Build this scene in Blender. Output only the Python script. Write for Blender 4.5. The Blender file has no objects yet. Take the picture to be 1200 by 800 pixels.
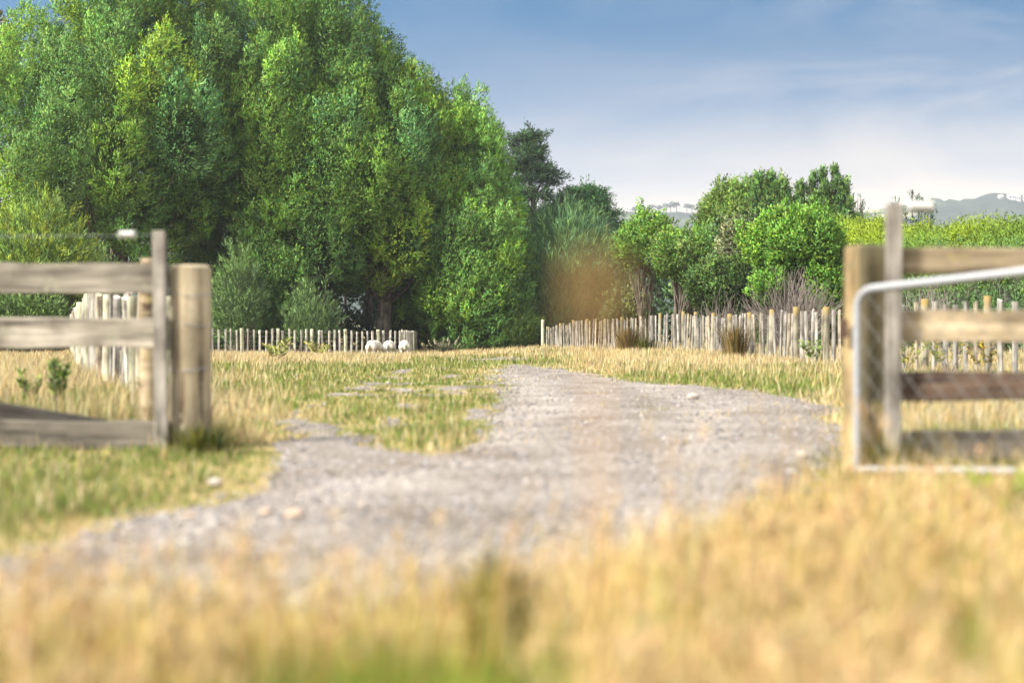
import bpy, bmesh, math, random
import numpy as np
from mathutils import Vector, Matrix

rng = np.random.default_rng(7)
random.seed(7)
S = bpy.context.scene
COL = S.collection
F = 1667.0          # focal length in photo pixels (1200 wide)
HZ = 390.0          # photo row of the horizon
EYE = 0.68          # camera height


def at(px, py, Y):
    return Vector(((px - 600) / F * Y, Y, EYE + (HZ - py) / F * Y))


def gx(px, Y):
    return (px - 600) / F * Y


def hz(py, Y):
    return EYE + (HZ - py) / F * Y


def gnd(px, py):
    Y = EYE * F / (py - HZ)
    return ((px - 600) / F * Y, Y)


# ------------------------------------------------------------------ noise / terrain
def _hash(i, j, seed):
    n = (i * 374761393 + j * 668265263 + seed * 1442695041) & 0xFFFFFFFF
    n = ((n ^ (n >> 13)) * 1274126177) & 0xFFFFFFFF
    return ((n ^ (n >> 16)) & 0xFFFF) / 65535.0


def vnoise(x, y, seed=0):
    x = np.asarray(x, float); y = np.asarray(y, float)
    i = np.floor(x).astype(np.int64); j = np.floor(y).astype(np.int64)
    fx = x - i; fy = y - j
    fx = fx * fx * (3 - 2 * fx); fy = fy * fy * (3 - 2 * fy)
    a = _hash(i, j, seed); b = _hash(i + 1, j, seed)
    c = _hash(i, j + 1, seed); d = _hash(i + 1, j + 1, seed)
    return (a * (1 - fx) + b * fx) * (1 - fy) + (c * (1 - fx) + d * fx) * fy


def fbm(x, y, seed=0, oct=4):
    s = 0; a = .5; t = 0
    for k in range(oct):
        s = s + a * vnoise(x * 2 ** k, y * 2 ** k, seed + k); t += a; a *= .5
    return s / t


def sstep(a, b, x):
    t = np.clip((np.asarray(x, float) - a) / (b - a), 0, 1)
    return t * t * (3 - 2 * t)


def terrain(x, y):
    x = np.asarray(x, float); y = np.asarray(y, float)
    z = -0.22 * sstep(36, 52, y) * sstep(2, -3, x) * (1 - sstep(75, 110, y))
    z = z + 0.05 * (fbm(x * .5 + 3, y * .5, 11, 3) - .5) * sstep(4, 12, y)
    z = z + 0.10 * sstep(2.5, 6, x) * sstep(30, 44, y) * (1 - sstep(60, 80, y))
    return z


# ------------------------------------------------------------------ track outline
TR = [(586, 428), (622, 427.5), (680, 436), (760, 449), (850, 456), (925, 463), (975, 478), (990, 500),
      (985, 545), (950, 588), (880, 640), (700, 690), (400, 720), (0, 740), (-500, 760), (-500, 690), (0, 652), (150, 607),
      (250, 592), (318, 570), (336, 545), (325, 505), (345, 493), (400, 500), (440, 520), (500, 533), (548, 512), (574, 478),
      (576, 452), (572, 438)]
TRW = np.array([gnd(*p) for p in TR])
FARP = np.array([gnd(*p) for p in [(500, 418), (560, 414.5), (640, 421), (610, 425.5), (540, 423)]])
ISL = np.array([gnd(*p) for p in [(330, 545), (318, 500), (380, 462), (470, 432), (560, 430), (585, 450), (578, 500), (520, 540), (420, 545)]])


def poly_sd(P, x, y):
    """signed distance, positive inside"""
    x = np.asarray(x, float); y = np.asarray(y, float)
    best = np.full(x.shape, 1e9); inside = np.zeros(x.shape, bool)
    n = len(P)
    for k in range(n):
        ax, ay = P[k]; bx, by = P[(k + 1) % n]
        dx, dy = bx - ax, by - ay
        t = np.clip(((x - ax) * dx + (y - ay) * dy) / (dx * dx + dy * dy + 1e-12), 0, 1)
        d = np.hypot(x - ax - t * dx, y - ay - t * dy)
        best = np.minimum(best, d)
        c = (ay > y) != (by > y)
        xi = ax + (y - ay) * dx / (dy if abs(dy) > 1e-12 else 1e-12)
        inside ^= (c & (x < xi))
    return np.where(inside, best, -best)


def track_mask(x, y):
    """> 0 on bare gravel"""
    sd = poly_sd(TRW, x, y)
    edge = .10 + .012 * y
    m = sd / edge + 1.9 * (fbm(x * 2.2, y * 1.4, 31, 4) - .5) + 1.3 * (fbm(x * 9, y * 5, 37, 3) - .5)
    isl = poly_sd(ISL, x, y)
    pat = np.where(isl > 0, (fbm(x * 3.2 + 9, y * 1.7, 57, 4) - .615) * 9, -9)
    far = poly_sd(FARP, x, y)
    pat2 = np.where(far > 0, (fbm(x * 1.3 + 4, y * .8, 83, 3) - .42) * 9, -9)
    return np.maximum(np.maximum(m, pat), pat2)


# ------------------------------------------------------------------ object helpers
def link(o, parent=None):
    COL.objects.link(o)
    if parent is not None:
        o.parent = parent
    return o


def tag(o, label=None, cat=None, group=None, kind=None):
    if label: o['label'] = label
    if cat: o['category'] = cat
    if group: o['group'] = group
    if kind: o['kind'] = kind
    return o


def empty(name, loc=(0, 0, 0)):
    o = bpy.data.objects.new(name, None)
    o.location = loc
    o.empty_display_size = .2
    return link(o)


class MB:
    """collects simple shapes and links them as one mesh"""

    def __init__(self):
        self.v = []; self.f = []

    def box(self, c, s, rot=None, jit=0.0):
        b = len(self.v)
        for dz in (-1, 1):
            for dx, dy in ((-1, -1), (1, -1), (1, 1), (-1, 1)):
                p = Vector((dx * s[0] / 2, dy * s[1] / 2, dz * s[2] / 2))
                if jit: p += Vector((random.uniform(-jit, jit), random.uniform(-jit, jit), random.uniform(-jit, jit)))
                if rot: p = rot @ p
                self.v.append(tuple(p + Vector(c)))
        for q in ((3, 2, 1, 0), (4, 5, 6, 7), (0, 1, 5, 4), (1, 2, 6, 5), (2, 3, 7, 6), (3, 0, 4, 7)):
            self.f.append(tuple(b + i for i in q))
        return self

    def tube(self, pts, rad, n=8, closed=False, cap=True, wob=0.0, flat=None):
        pts = [Vector(p) for p in pts]; b = len(self.v); m = len(pts)
        if not hasattr(rad, '__len__'): rad = [rad] * m
        u = None
        for i, p in enumerate(pts):
            if closed: t = pts[(i + 1) % m] - pts[i - 1]
            else: t = pts[min(i + 1, m - 1)] - pts[max(i - 1, 0)]
            if t.length < 1e-9: t = Vector((0, 0, 1))
            t.normalize()
            if u is None:
                u = t.cross(Vector((0, 1, 0)))
                if u.length < .1: u = t.cross(Vector((1, 0, 0)))
            u = (u - t * u.dot(t)).normalized()
            w = t.cross(u)
            for k in range(n):
                a = 2 * math.pi * k / n
                r = rad[i] * (1 + (wob * math.sin(k * 2.4 + 1.3) if wob else 0))
                self.v.append(tuple(p + (u * math.cos(a) + w * math.sin(a)) * r))
        for i in range(m if closed else m - 1):
            j = (i + 1) % m
            for k in range(n):
                k2 = (k + 1) % n
                self.f.append((b + i * n + k, b + i * n + k2, b + j * n + k2, b + j * n + k))
        if cap and not closed:
            self.f.append(tuple(b + k for k in reversed(range(n))))
            self.f.append(tuple(b + (m - 1) * n + k for k in range(n)))
        return self

    def build(self, name, mat, parent=None, smooth=False, bevel=0, loc=None):
        me = bpy.data.meshes.new(name)
        me.from_pydata(self.v, [], self.f)
        me.update()
        if smooth:
            me.polygons.foreach_set('use_smooth', [True] * len(me.polygons))
        me.materials.append(mat)
        o = bpy.data.objects.new(name, me)
        if loc: o.location = loc
        link(o, parent)
        if bevel:
            md = o.modifiers.new('bevel', 'BEVEL'); md.width = bevel; md.segments = 2; md.limit_method = 'ANGLE'
        if smooth:
            try: me.set_sharp_from_angle(angle=math.radians(50))
            except Exception: pass
        return o


def np_mesh(name, V, loops, totals, mat, parent=None, col=None, nrm=None, smooth=False):
    me = bpy.data.meshes.new(name)
    me.vertices.add(len(V)); me.vertices.foreach_set('co', np.ascontiguousarray(V, np.float32).ravel())
    me.loops.add(len(loops)); me.loops.foreach_set('vertex_index', np.ascontiguousarray(loops, np.int32))
    st = np.concatenate(([0], np.cumsum(totals)[:-1])).astype(np.int32)
    me.polygons.add(len(totals))
    me.polygons.foreach_set('loop_start', st)
    me.polygons.foreach_set('loop_total', np.ascontiguousarray(totals, np.int32))
    if smooth: me.polygons.foreach_set('use_smooth', np.ones(len(totals), bool))
    me.update(calc_edges=True)
    if col is not None:
        a = me.attributes.new('Col', 'FLOAT_COLOR', 'POINT')
        c4 = np.ones((len(V), 4), np.float32); c4[:, :3] = col
        a.data.foreach_set('color', c4.ravel())
    if nrm is not None:
        a = me.attributes.new('nrm', 'FLOAT_VECTOR', 'POINT')
        a.data.foreach_set('vector', np.ascontiguousarray(nrm, np.float32).ravel())
    me.materials.append(mat)
    o = bpy.data.objects.new(name, me)
    return link(o, parent)


# ------------------------------------------------------------------ materials
def newmat(name):
    m = bpy.data.materials.new(name); m.use_nodes = True
    nt = m.node_tree; nt.nodes.clear()
    out = nt.nodes.new('ShaderNodeOutputMaterial')
    return m, nt, out


def N(nt, t, **kw):
    n = nt.nodes.new(t)
    for k, v in kw.items():
        if k in ('inp',):
            for a, b in v.items(): n.inputs[a].default_value = b
        else: setattr(n, k, v)
    return n


def ramp(nt, stops, interp='LINEAR'):
    r = nt.nodes.new('ShaderNodeValToRGB'); cr = r.color_ramp; cr.interpolation = interp
    while len(cr.elements) < len(stops): cr.elements.new(.5)
    for e, (p, c) in zip(cr.elements, stops):
        e.position = p; e.color = (*c, 1) if len(c) == 3 else c
    return r


def mixc(nt, fac, a, b, mode='MIX'):
    m = nt.nodes.new('ShaderNodeMix'); m.data_type = 'RGBA'; m.blend_type = mode
    for s, v in ((0, fac), (6, a), (7, b)):
        if hasattr(v, 'is_linked') or hasattr(v, 'links'): nt.links.new(v, m.inputs[s])
        elif s == 0: m.inputs[0].default_value = v
        else: m.inputs[s].default_value = (*v, 1)
    return m.outputs[2]


def leaf_mat(name, trans=.3, nmix=.6, gloss=.04, rough=.45, sat=1.12):
    m, nt, out = newmat(name)
    L = nt.links
    at_ = N(nt, 'ShaderNodeAttribute', attribute_name='Col')
    an = N(nt, 'ShaderNodeAttribute', attribute_name='nrm')
    ge = N(nt, 'ShaderNodeNewGeometry')
    mx = nt.nodes.new('ShaderNodeMix'); mx.data_type = 'VECTOR'; mx.inputs[0].default_value = nmix
    L.new(ge.outputs['Normal'], mx.inputs[4]); L.new(an.outputs['Vector'], mx.inputs[5])
    nv = N(nt, 'ShaderNodeVectorMath', operation='NORMALIZE'); L.new(mx.outputs[1], nv.inputs[0])
    d = N(nt, 'ShaderNodeBsdfDiffuse'); t = N(nt, 'ShaderNodeBsdfTranslucent'); g = N(nt, 'ShaderNodeBsdfGlossy')
    g.inputs['Roughness'].default_value = rough
    h0 = N(nt, 'ShaderNodeHueSaturation', inp={'Saturation': sat}); L.new(at_.outputs['Color'], h0.inputs['Color']); L.new(h0.outputs[0], d.inputs['Color'])
    hs = N(nt, 'ShaderNodeHueSaturation', inp={'Saturation': 1.05, 'Value': 1.45, 'Hue': .497})
    L.new(at_.outputs['Color'], hs.inputs['Color']); L.new(hs.outputs[0], t.inputs['Color'])
    L.new(nv.outputs[0], d.inputs['Normal']); L.new(nv.outputs[0], t.inputs['Normal'])
    m1 = N(nt, 'ShaderNodeMixShader', inp={0: trans}); L.new(d.outputs[0], m1.inputs[1]); L.new(t.outputs[0], m1.inputs[2])
    m2 = N(nt, 'ShaderNodeMixShader', inp={0: gloss}); L.new(m1.outputs[0], m2.inputs[1]); L.new(g.outputs[0], m2.inputs[2])
    L.new(m2.outputs[0], out.inputs[0])
    return m


def wood_mat(name, c1, c2, dark=(.06, .05, .04), lichen=None, lich_amt=.0, scale=6.0, axis='Z', top=None, bump=.4, rnd=.25, stain_shade=None):
    m, nt, out = newmat(name); L = nt.links
    tc = N(nt, 'ShaderNodeTexCoord'); oi = N(nt, 'ShaderNodeObjectInfo')
    add = N(nt, 'ShaderNodeVectorMath', operation='ADD')
    sc = N(nt, 'ShaderNodeVectorMath', operation='SCALE', inp={'Scale': 37.0})
    cmb = N(nt, 'ShaderNodeCombineXYZ')
    for k in range(3): L.new(oi.outputs['Random'], cmb.inputs[k])
    L.new(cmb.outputs[0], sc.inputs[0]); L.new(tc.outputs['Object'], add.inputs[0]); L.new(sc.outputs[0], add.inputs[1])
    mp = N(nt, 'ShaderNodeMapping')
    s = [scale * 4] * 3; s['XYZ'.index(axis)] = scale * .25
    mp.inputs['Scale'].default_value = s
    L.new(add.outputs[0], mp.inputs[0])
    n1 = N(nt, 'ShaderNodeTexNoise', inp={'Scale': 1.0, 'Detail': 6.0, 'Roughness': .65}); L.new(mp.outputs[0], n1.inputs['Vector'])
    n2 = N(nt, 'ShaderNodeTexNoise', inp={'Scale': scale * .7, 'Detail': 4.0}); L.new(add.outputs[0], n2.inputs['Vector'])
    k_ = .60
    dark, c1, c2 = [tuple(v * k_ for v in q) for q in (dark, c1, c2)]
    if lichen: lichen = tuple(v * k_ for v in lichen)
    if top: top = (top[0], tuple(v * k_ for v in top[1]))
    r1 = ramp(nt, [(.34, dark), (.44, c1), (.66, c2)]); L.new(n1.outputs[0], r1.inputs[0])
    r2 = ramp(nt, [(.36, (.42, .39, .37)), (.5, (.9, .88, .85)), (.64, (1.15, 1.13, 1.1))]); L.new(n2.outputs[0], r2.inputs[0])
    c = mixc(nt, .8, r1.outputs[0], r2.outputs[0], 'MULTIPLY')
    # object to object variation
    hsv = N(nt, 'ShaderNodeHueSaturation'); mr = N(nt, 'ShaderNodeMapRange', inp={'To Min': 1 - rnd, 'To Max': 1 + rnd})
    L.new(oi.outputs['Random'], mr.inputs[0]); L.new(mr.outputs[0], hsv.inputs['Value']); L.new(c, hsv.inputs['Color'])
    c = hsv.outputs[0]
    if lichen:
        n3 = N(nt, 'ShaderNodeTexNoise', inp={'Scale': 9.0, 'Detail': 5.0, 'Roughness': .7}); L.new(add.outputs[0], n3.inputs['Vector'])
        r3 = ramp(nt, [(.62 - lich_amt, (0, 0, 0)), (.72 - lich_amt, (1, 1, 1))]); L.new(n3.outputs[0], r3.inputs[0])
        c = mixc(nt, r3.outputs[0], c, lichen)
    if top:
        sx = N(nt, 'ShaderNodeSeparateXYZ'); L.new(tc.outputs['Object'], sx.inputs[0])
        n4 = N(nt, 'ShaderNodeTexNoise', inp={'Scale': 14.0}); L.new(add.outputs[0], n4.inputs['Vector'])
        ad = N(nt, 'ShaderNodeMath', operation='MULTIPLY_ADD', inp={1: .35}); L.new(n4.outputs[0], ad.inputs[0]); L.new(sx.outputs[2], ad.inputs[2])
        mr2 = N(nt, 'ShaderNodeMapRange', inp={'From Min': top[0] + .05, 'From Max': top[0] + .25}); L.new(ad.outputs[0], mr2.inputs[0])
        c = mixc(nt, mr2.outputs[0], c, top[1])
    if stain_shade:  # front side: dark staining and that face's shade both put into the colour
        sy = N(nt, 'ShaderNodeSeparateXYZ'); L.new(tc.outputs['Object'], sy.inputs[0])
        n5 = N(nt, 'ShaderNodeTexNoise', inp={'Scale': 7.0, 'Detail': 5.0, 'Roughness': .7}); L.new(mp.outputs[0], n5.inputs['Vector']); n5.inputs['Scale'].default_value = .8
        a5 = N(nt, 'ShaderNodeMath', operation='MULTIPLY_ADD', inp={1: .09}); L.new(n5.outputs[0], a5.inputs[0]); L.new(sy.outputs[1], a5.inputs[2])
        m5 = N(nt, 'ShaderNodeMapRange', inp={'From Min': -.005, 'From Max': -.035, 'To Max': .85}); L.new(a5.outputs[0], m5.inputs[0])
        c = mixc(nt, m5.outputs[0], c, stain_shade)
    b = N(nt, 'ShaderNodeBsdfPrincipled', inp={'Roughness': .85, 'Specular IOR Level': .2})
    L.new(c, b.inputs['Base Color'])
    bp = N(nt, 'ShaderNodeBump', inp={'Strength': bump, 'Distance': .01}); L.new(n1.outputs[0], bp.inputs['Height']); L.new(bp.outputs[0], b.inputs['Normal'])
    L.new(b.outputs[0], out.inputs[0])
    return m


def plain_mat(name, c, rough=.6, metal=0.0, noise=.0, nscale=30, spec=.4):
    m, nt, out = newmat(name); L = nt.links
    b = N(nt, 'ShaderNodeBsdfPrincipled', inp={'Roughness': rough, 'Metallic': metal, 'Specular IOR Level': spec})
    b.inputs['Base Color'].default_value = (*c, 1)
    if noise:
        tc = N(nt, 'ShaderNodeTexCoord'); n = N(nt, 'ShaderNodeTexNoise', inp={'Scale': nscale, 'Detail': 4.0}); L.new(tc.outputs['Object'], n.inputs['Vector'])
        r = ramp(nt, [(.3, tuple(v * (1 - noise) for v in c)), (.7, tuple(min(1, v * (1 + noise)) for v in c))]); L.new(n.outputs[0], r.inputs[0])
        L.new(r.outputs[0], b.inputs['Base Color'])
        bp = N(nt, 'ShaderNodeBump', inp={'Strength': .3, 'Distance': .01}); L.new(n.outputs[0], bp.inputs['Height']); L.new(bp.outputs[0], b.inputs['Normal'])
    L.new(b.outputs[0], out.inputs[0])
    return m


LEAF = leaf_mat('leaf', .34, .78, .012, .6, 1.08)
LEAFD = leaf_mat('needle', .25, .65, .012, .6)
GRASS = leaf_mat('grass_blade', .4, .8, .01, .6, 1.0)
BARK = wood_mat('bark', (.13, .11, .09), (.24, .21, .175), (.03, .025, .02), scale=5)
TWIG = plain_mat('twig', (.15, .13, .12), .9, noise=.4, spec=.1)

# ------------------------------------------------------------------ foliage generator
def unit(a):
    return a / (np.linalg.norm(a, axis=-1, keepdims=True) + 1e-9)


class Leaves:
    def __init__(self):
        self.P = []; self.D = []; self.Nn = []; self.L = []; self.W = []; self.C = []; self.O = []

    def add(self, P, D, Nn, L, W, C, O):
        self.P.append(P); self.D.append(D); self.Nn.append(Nn); self.L.append(L); self.W.append(W); self.C.append(C); self.O.append(O)

    def plume(self, c, rad, n, leaf=(.2, .08), out=1., up=.3, wind=(0, 0, 0), noise=.5, col=(.06, .1, .03), cvar=.25, shell=.5,
              spray=10, spread=.22, crown=None, flat=0., nrm_up=.15):
        """a tuft: sprays of leaves spread through an ellipsoid"""
        c = np.array(c, float); rad = np.array(rad, float)
        ns = max(1, n // spray)
        d = unit(rng.normal(size=(ns, 3)))
        d[:, 2] *= np.where(d[:, 2] < -.3, .75, 1)
        r = shell + (1 - shell) * rng.random(ns) ** .6
        r *= 1 + .07 * rng.normal(size=ns)
        sp = c + d * rad * r[:, None]
        sdir = unit(out * d + np.array([0, 0, up]) + np.array(wind) + noise * rng.normal(size=(ns, 3)) * .6)
        P = np.repeat(sp, spray, 0); D = np.repeat(sdir, spray, 0); dd = np.repeat(d, spray, 0)
        k = len(P)
        P = P + D * ((rng.random(k) - .5) * spread * 2.2)[:, None] + rng.normal(size=(k, 3)) * spread * .35
        D = unit(D + noise * .75 * rng.normal(size=(k, 3)))
        nn = unit(dd * .8 + rng.normal(size=(k, 3)) * .7 + np.array([0, 0, flat]))
        L = leaf[0] * (.6 + .8 * rng.random(k)); W = leaf[1] * (.7 + .6 * rng.random(k))
        sv = np.repeat(rng.normal(size=ns), spray)
        f = np.clip(1 + cvar * (.55 * sv + .6 * rng.normal(size=k)), .35, 2.2)
        C = np.array(col)[None] * f[:, None]
        C[:, 0] *= np.clip(1 + .18 * rng.normal(size=k), .6, 1.6)
        C[:, 2] *= np.clip(1 + .22 * rng.normal(size=k), .5, 1.7)
        o = dd / rad * rad.min()
        if crown is not None:
            o = unit(o) * .8 + unit(P - np.array(crown)) * .3
        o = unit(unit(o) + np.array([0, 0, nrm_up]) + rng.normal(size=(k, 3)) * .18)
        self.add(P, D, nn, L, W, C, o)

    def strokes(self, P, D, L, W, C, O):
        k = len(P)
        self.add(P, unit(D), unit(rng.normal(size=(k, 3))), np.broadcast_to(L, (k,)).copy(), np.broadcast_to(W, (k,)).copy(), C, O)

    def build(self, name, mat, parent=None, gain=1.0):
        gain = gain * (2.5 if mat is not GRASS else 1.0)
        P = np.concatenate(self.P); D = np.concatenate(self.D); Nn = np.concatenate(self.Nn)
        L = np.concatenate(self.L)[:, None]; W = np.concatenate(self.W)[:, None]; C = np.concatenate(self.C); O = np.concatenate(self.O)
        side = unit(np.cross(D, Nn))
        k = len(P)
        V = np.empty((k, 4, 3), np.float32)
        V[:, 0] = P; V[:, 1] = P + D * L * .45 + side * W * .5; V[:, 2] = P + D * L; V[:, 3] = P + D * L * .45 - side * W * .5
        return np_mesh(name, V.reshape(-1, 3), np.arange(k * 4), np.full(k, 4), mat, parent,
                       np.repeat(np.clip(C * gain, 0.002, .9), 4, 0), np.repeat(O, 4, 0))


def limb(mb, a, b, r0, r1, bend=.1, n=6, seg=5):
    a = Vector(a); b = Vector(b); L = (b - a).length
    off = Vector((random.gauss(0, bend), random.gauss(0, bend), random.gauss(0, bend * .5))) * L
    off2 = Vector((random.gauss(0, bend), random.gauss(0, bend), 0)) * L * .4
    pts = []; rad = []
    for i in range(seg + 1):
        t = i / seg
        pts.append(a.lerp(b, t) + off * (4 * t * (1 - t)) * .5 + off2 * math.sin(t * 6.28)); rad.append(r0 + (r1 - r0) * t)
    mb.tube(pts, rad, n)
    return pts


def tree_group(name, label, cat, base):
    return tag(empty(name, base), label, cat)


def crown_tree(name, label, px, top, bot, hw, Y, prof, nplume, plr, nleaf, leaf, cols, kind='tree', dep=None, group=None,
               trunk=.28, wind=(.4, 0, .25), up=.4, cvar=.22, mat=None, trunk_px=None, yvar=0, squash=1.65, droop=0, inner=.3, multi=1):
    """trunk + limbs + crown of leafy tufts; prof(t) = relative radius at crown height t (0 bottom, 1 top)"""
    X = gx(px, Y); zt = hz(top, Y) - plr * squash * .85; zb = hz(bot, Y) + plr * .7; zt = max(zt, zb + .3); hwm = max(.3, hw / F * Y - plr * .75); dep = dep or hwm
    bx = gx(trunk_px, Y) if trunk_px else X
    g = float(terrain(bx, Y))
    root = empty(name, (bx, Y, g)); tag(root, label, kind, group)
    O = np.array([bx, Y, g])
    lv = Leaves(); mb = MB(); mb2 = MB()
    H = zt - zb
    ax = lambda t: np.array([X + (bx - X) * (1 - t) * .5, Y, zb + H * t])
    cents = []
    pl = []
    for k in range(nplume):
        best = None
        for _ in range(14):
            t = rng.random() ** .9
            a = rng.random() * 2 * math.pi
            if math.sin(a) > .4 and rng.random() < .6: a = -a
            rr = prof(t) * (1 if rng.random() > inner else .6) * (.80 + .24 * rng.random()) * (.66 + .62 * float(vnoise(a * 1.1 + px, t * 3.2 + top, 17)))
            c = ax(t) + np.array([math.cos(a) * hwm * rr, math.sin(a) * dep * rr, 0])
            dmin = min([np.linalg.norm((c - q) * np.array([1, .8, .8])) for q in pl[-220:]], default=9)
            if best is None or dmin > best[0]: best = (dmin, t, c)
        _, t, c = best; pl.append(c)
        s = plr * (.65 + .65 * rng.random())
        col = np.array(cols[rng.integers(len(cols))]) * (.78 + .5 * rng.random())
        asp = np.array([rng.uniform(.8, 1.1), rng.uniform(.8, 1.1), squash * rng.uniform(.8, 1.25)])
        lv.plume(c - O, s * asp, int(nleaf * (s / plr) ** 2), leaf, 1., up, wind, .42, col, cvar, spread=leaf[0] * 1.3,
                 crown=ax(max(.1, t - .25)) - O, shell=.72, nrm_up=.28)
        # smaller sprigs breaking the tuft's outline
        for q in range(5):
            d = unit(np.array([rng.normal() + wind[0], -abs(rng.normal()) * .7, rng.normal() * .7 + .5])); s2 = s * rng.uniform(.3, .55)
            lv.plume(c - O + d * s * asp * 1.0, (s2 * .75, s2 * .75, s2 * 1.8), int(nleaf * .9 * (s2 / plr) ** 2), leaf, 1., up + .45, wind, .4, col * rng.uniform(1.0, 1.45), cvar, spread=leaf[0],
                     crown=c - O, shell=.4)
        cents.append((t, c))
    # trunk and limbs
    for q in range(multi):
        ox = 0 if multi == 1 else random.uniform(-.6, .6) * hwm * .5
        topp = Vector(ax(.72)) + Vector((ox * 1.6, 0, 0)) - Vector(O)
        tp = limb(mb, (ox, random.uniform(-.2, .2) if multi > 1 else 0, -.1), topp, trunk / (multi ** .5), trunk * .25, .05, 9, 10)
    cents.sort(key=lambda e: e[0])
    for t, c in cents[::2]:
        st = tp[min(len(tp) - 1, max(2, int(len(tp) * t * .75)))]
        limb(mb2, st, Vector(c - O), trunk * .22, .02, .07, 5, 4)
    tk = mb.build('trunk', BARK, root, smooth=True); mb2.build('branches', BARK, tk, smooth=True)
    lv.build('crown', mat or LEAF, root)
    return root

# ================================================================== SETTING
# ---- ground: one sheet to the horizon
def build_ground():
    ys = np.concatenate([np.linspace(-30, 0, 12), np.linspace(.5, 12, 60), np.linspace(12.5, 90, 110), np.geomspace(92, 2040, 40)])
    xs = np.concatenate([-np.geomspace(2000, 45, 24), np.linspace(-44, -9, 40), np.linspace(-8.6, 8.6, 80), np.linspace(9, 44, 40), np.geomspace(45, 2000, 24)])
    XX, YY = np.meshgrid(xs, ys)
    ZZ = terrain(XX, YY)
    V = np.stack([XX.ravel(), YY.ravel(), ZZ.ravel()], 1)
    nx = len(xs); i, j = np.meshgrid(np.arange(len(ys) - 1), np.arange(nx - 1), indexing='ij')
    a = (i * nx + j).ravel()
    loops = np.stack([a, a + 1, a + nx + 1, a + nx], 1).ravel()
    m, nt, out = newmat('ground_soil'); L = nt.links
    tc = N(nt, 'ShaderNodeTexCoord')
    n1 = N(nt, 'ShaderNodeTexNoise', inp={'Scale': .35, 'Detail': 6.0, 'Roughness': .6}); L.new(tc.outputs['Object'], n1.inputs['Vector'])
    n2 = N(nt, 'ShaderNodeTexNoise', inp={'Scale': 14.0, 'Detail': 5.0, 'Roughness': .7}); L.new(tc.outputs['Object'], n2.inputs['Vector'])
    r1 = ramp(nt, [(.38, (.27, .21, .11)), (.52, (.23, .19, .085)), (.64, (.13, .14, .05))]); L.new(n1.outputs[0], r1.inputs[0])
    r2 = ramp(nt, [(.3, (.5, .46, .42)), (.65, (1.15, 1.12, 1.05))]); L.new(n2.outputs[0], r2.inputs[0])
    c = mixc(nt, .9, r1.outputs[0], r2.outputs[0], 'MULTIPLY')
    b = N(nt, 'ShaderNodeBsdfPrincipled', inp={'Roughness': .95, 'Specular IOR Level': .1}); L.new(c, b.inputs['Base Color'])
    bp = N(nt, 'ShaderNodeBump', inp={'Strength': .6, 'Distance': .04}); L.new(n2.outputs[0], bp.inputs['Height']); L.new(bp.outputs[0], b.inputs['Normal'])
    L.new(b.outputs[0], out.inputs[0])
    o = np_mesh('ground', V, loops, np.full(len(a), 4), m, smooth=True)
    tag(o, 'dry paddock ground under the grass', 'ground', kind='structure')


build_ground()


def gravel_mat():
    m, nt, out = newmat('gravel'); L = nt.links
    tc = N(nt, 'ShaderNodeTexCoord')
    vo = N(nt, 'ShaderNodeTexVoronoi', inp={'Scale': 48.0, 'Randomness': 1.0}); L.new(tc.outputs['Object'], vo.inputs['Vector'])
    vo2 = N(nt, 'ShaderNodeTexVoronoi', inp={'Scale': 13.0, 'Randomness': 1.0}); L.new(tc.outputs['Object'], vo2.inputs['Vector'])
    n1 = N(nt, 'ShaderNodeTexNoise', inp={'Scale': 1.1, 'Detail': 6.0, 'Roughness': .62}); L.new(tc.outputs['Object'], n1.inputs['Vector'])
    n2 = N(nt, 'ShaderNodeTexNoise', inp={'Scale': 60.0, 'Detail': 4.0}); L.new(tc.outputs['Object'], n2.inputs['Vector'])
    sx = N(nt, 'ShaderNodeSeparateColor'); L.new(vo.outputs['Color'], sx.inputs[0])
    r0 = ramp(nt, [(.0, (.088, .080, .072)), (.5, (.146, .136, .126)), (.85, (.19, .178, .166)), (1, (.27, .255, .24))]); L.new(sx.outputs[0], r0.inputs[0])
    r1 = ramp(nt, [(.34, (.70, .62, .56)), (.5, (1, .97, .97)), (.64, (1.25, 1.23, 1.24))]); L.new(n1.outputs[0], r1.inputs[0])
    c = mixc(nt, 1., r0.outputs[0], r1.outputs[0], 'MULTIPLY')
    r2 = ramp(nt, [(.35, (.8, .78, .76)), (.6, (1.05, 1.05, 1.05))]); L.new(n2.outputs[0], r2.inputs[0])
    c = mixc(nt, .8, c, r2.outputs[0], 'MULTIPLY')
    wa = N(nt, 'ShaderNodeAttribute', attribute_name='Col')
    rw = ramp(nt, [(0, (.92, .90, .88)), (1, (1.28, 1.27, 1.27))]); L.new(wa.outputs['Fac'], rw.inputs[0])
    c = mixc(nt, 1., c, rw.outputs[0], 'MULTIPLY')
    b = N(nt, 'ShaderNodeBsdfPrincipled', inp={'Roughness': .9, 'Specular IOR Level': .2}); L.new(c, b.inputs['Base Color'])
    ma = N(nt, 'ShaderNodeMath', operation='MULTIPLY_ADD', inp={1: .5}); L.new(vo2.outputs['Distance'], ma.inputs[0]); L.new(vo.outputs['Distance'], ma.inputs[2])
    iv = N(nt, 'ShaderNodeMath', operation='SUBTRACT', inp={0: 1.0}); L.new(ma.outputs[0], iv.inputs[1])
    bp = N(nt, 'ShaderNodeBump', inp={'Strength': .8, 'Distance': .02}); L.new(iv.outputs[0], bp.inputs['Height']); L.new(bp.outputs[0], b.inputs['Normal'])
    L.new(b.outputs[0], out.inputs[0])
    return m


GRAVEL = gravel_mat()


CL = np.array([gnd(*p) for p in [(606, 430), (690, 455), (730, 485), (690, 540), (560, 600), (330, 650), (-80, 690)]])


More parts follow.
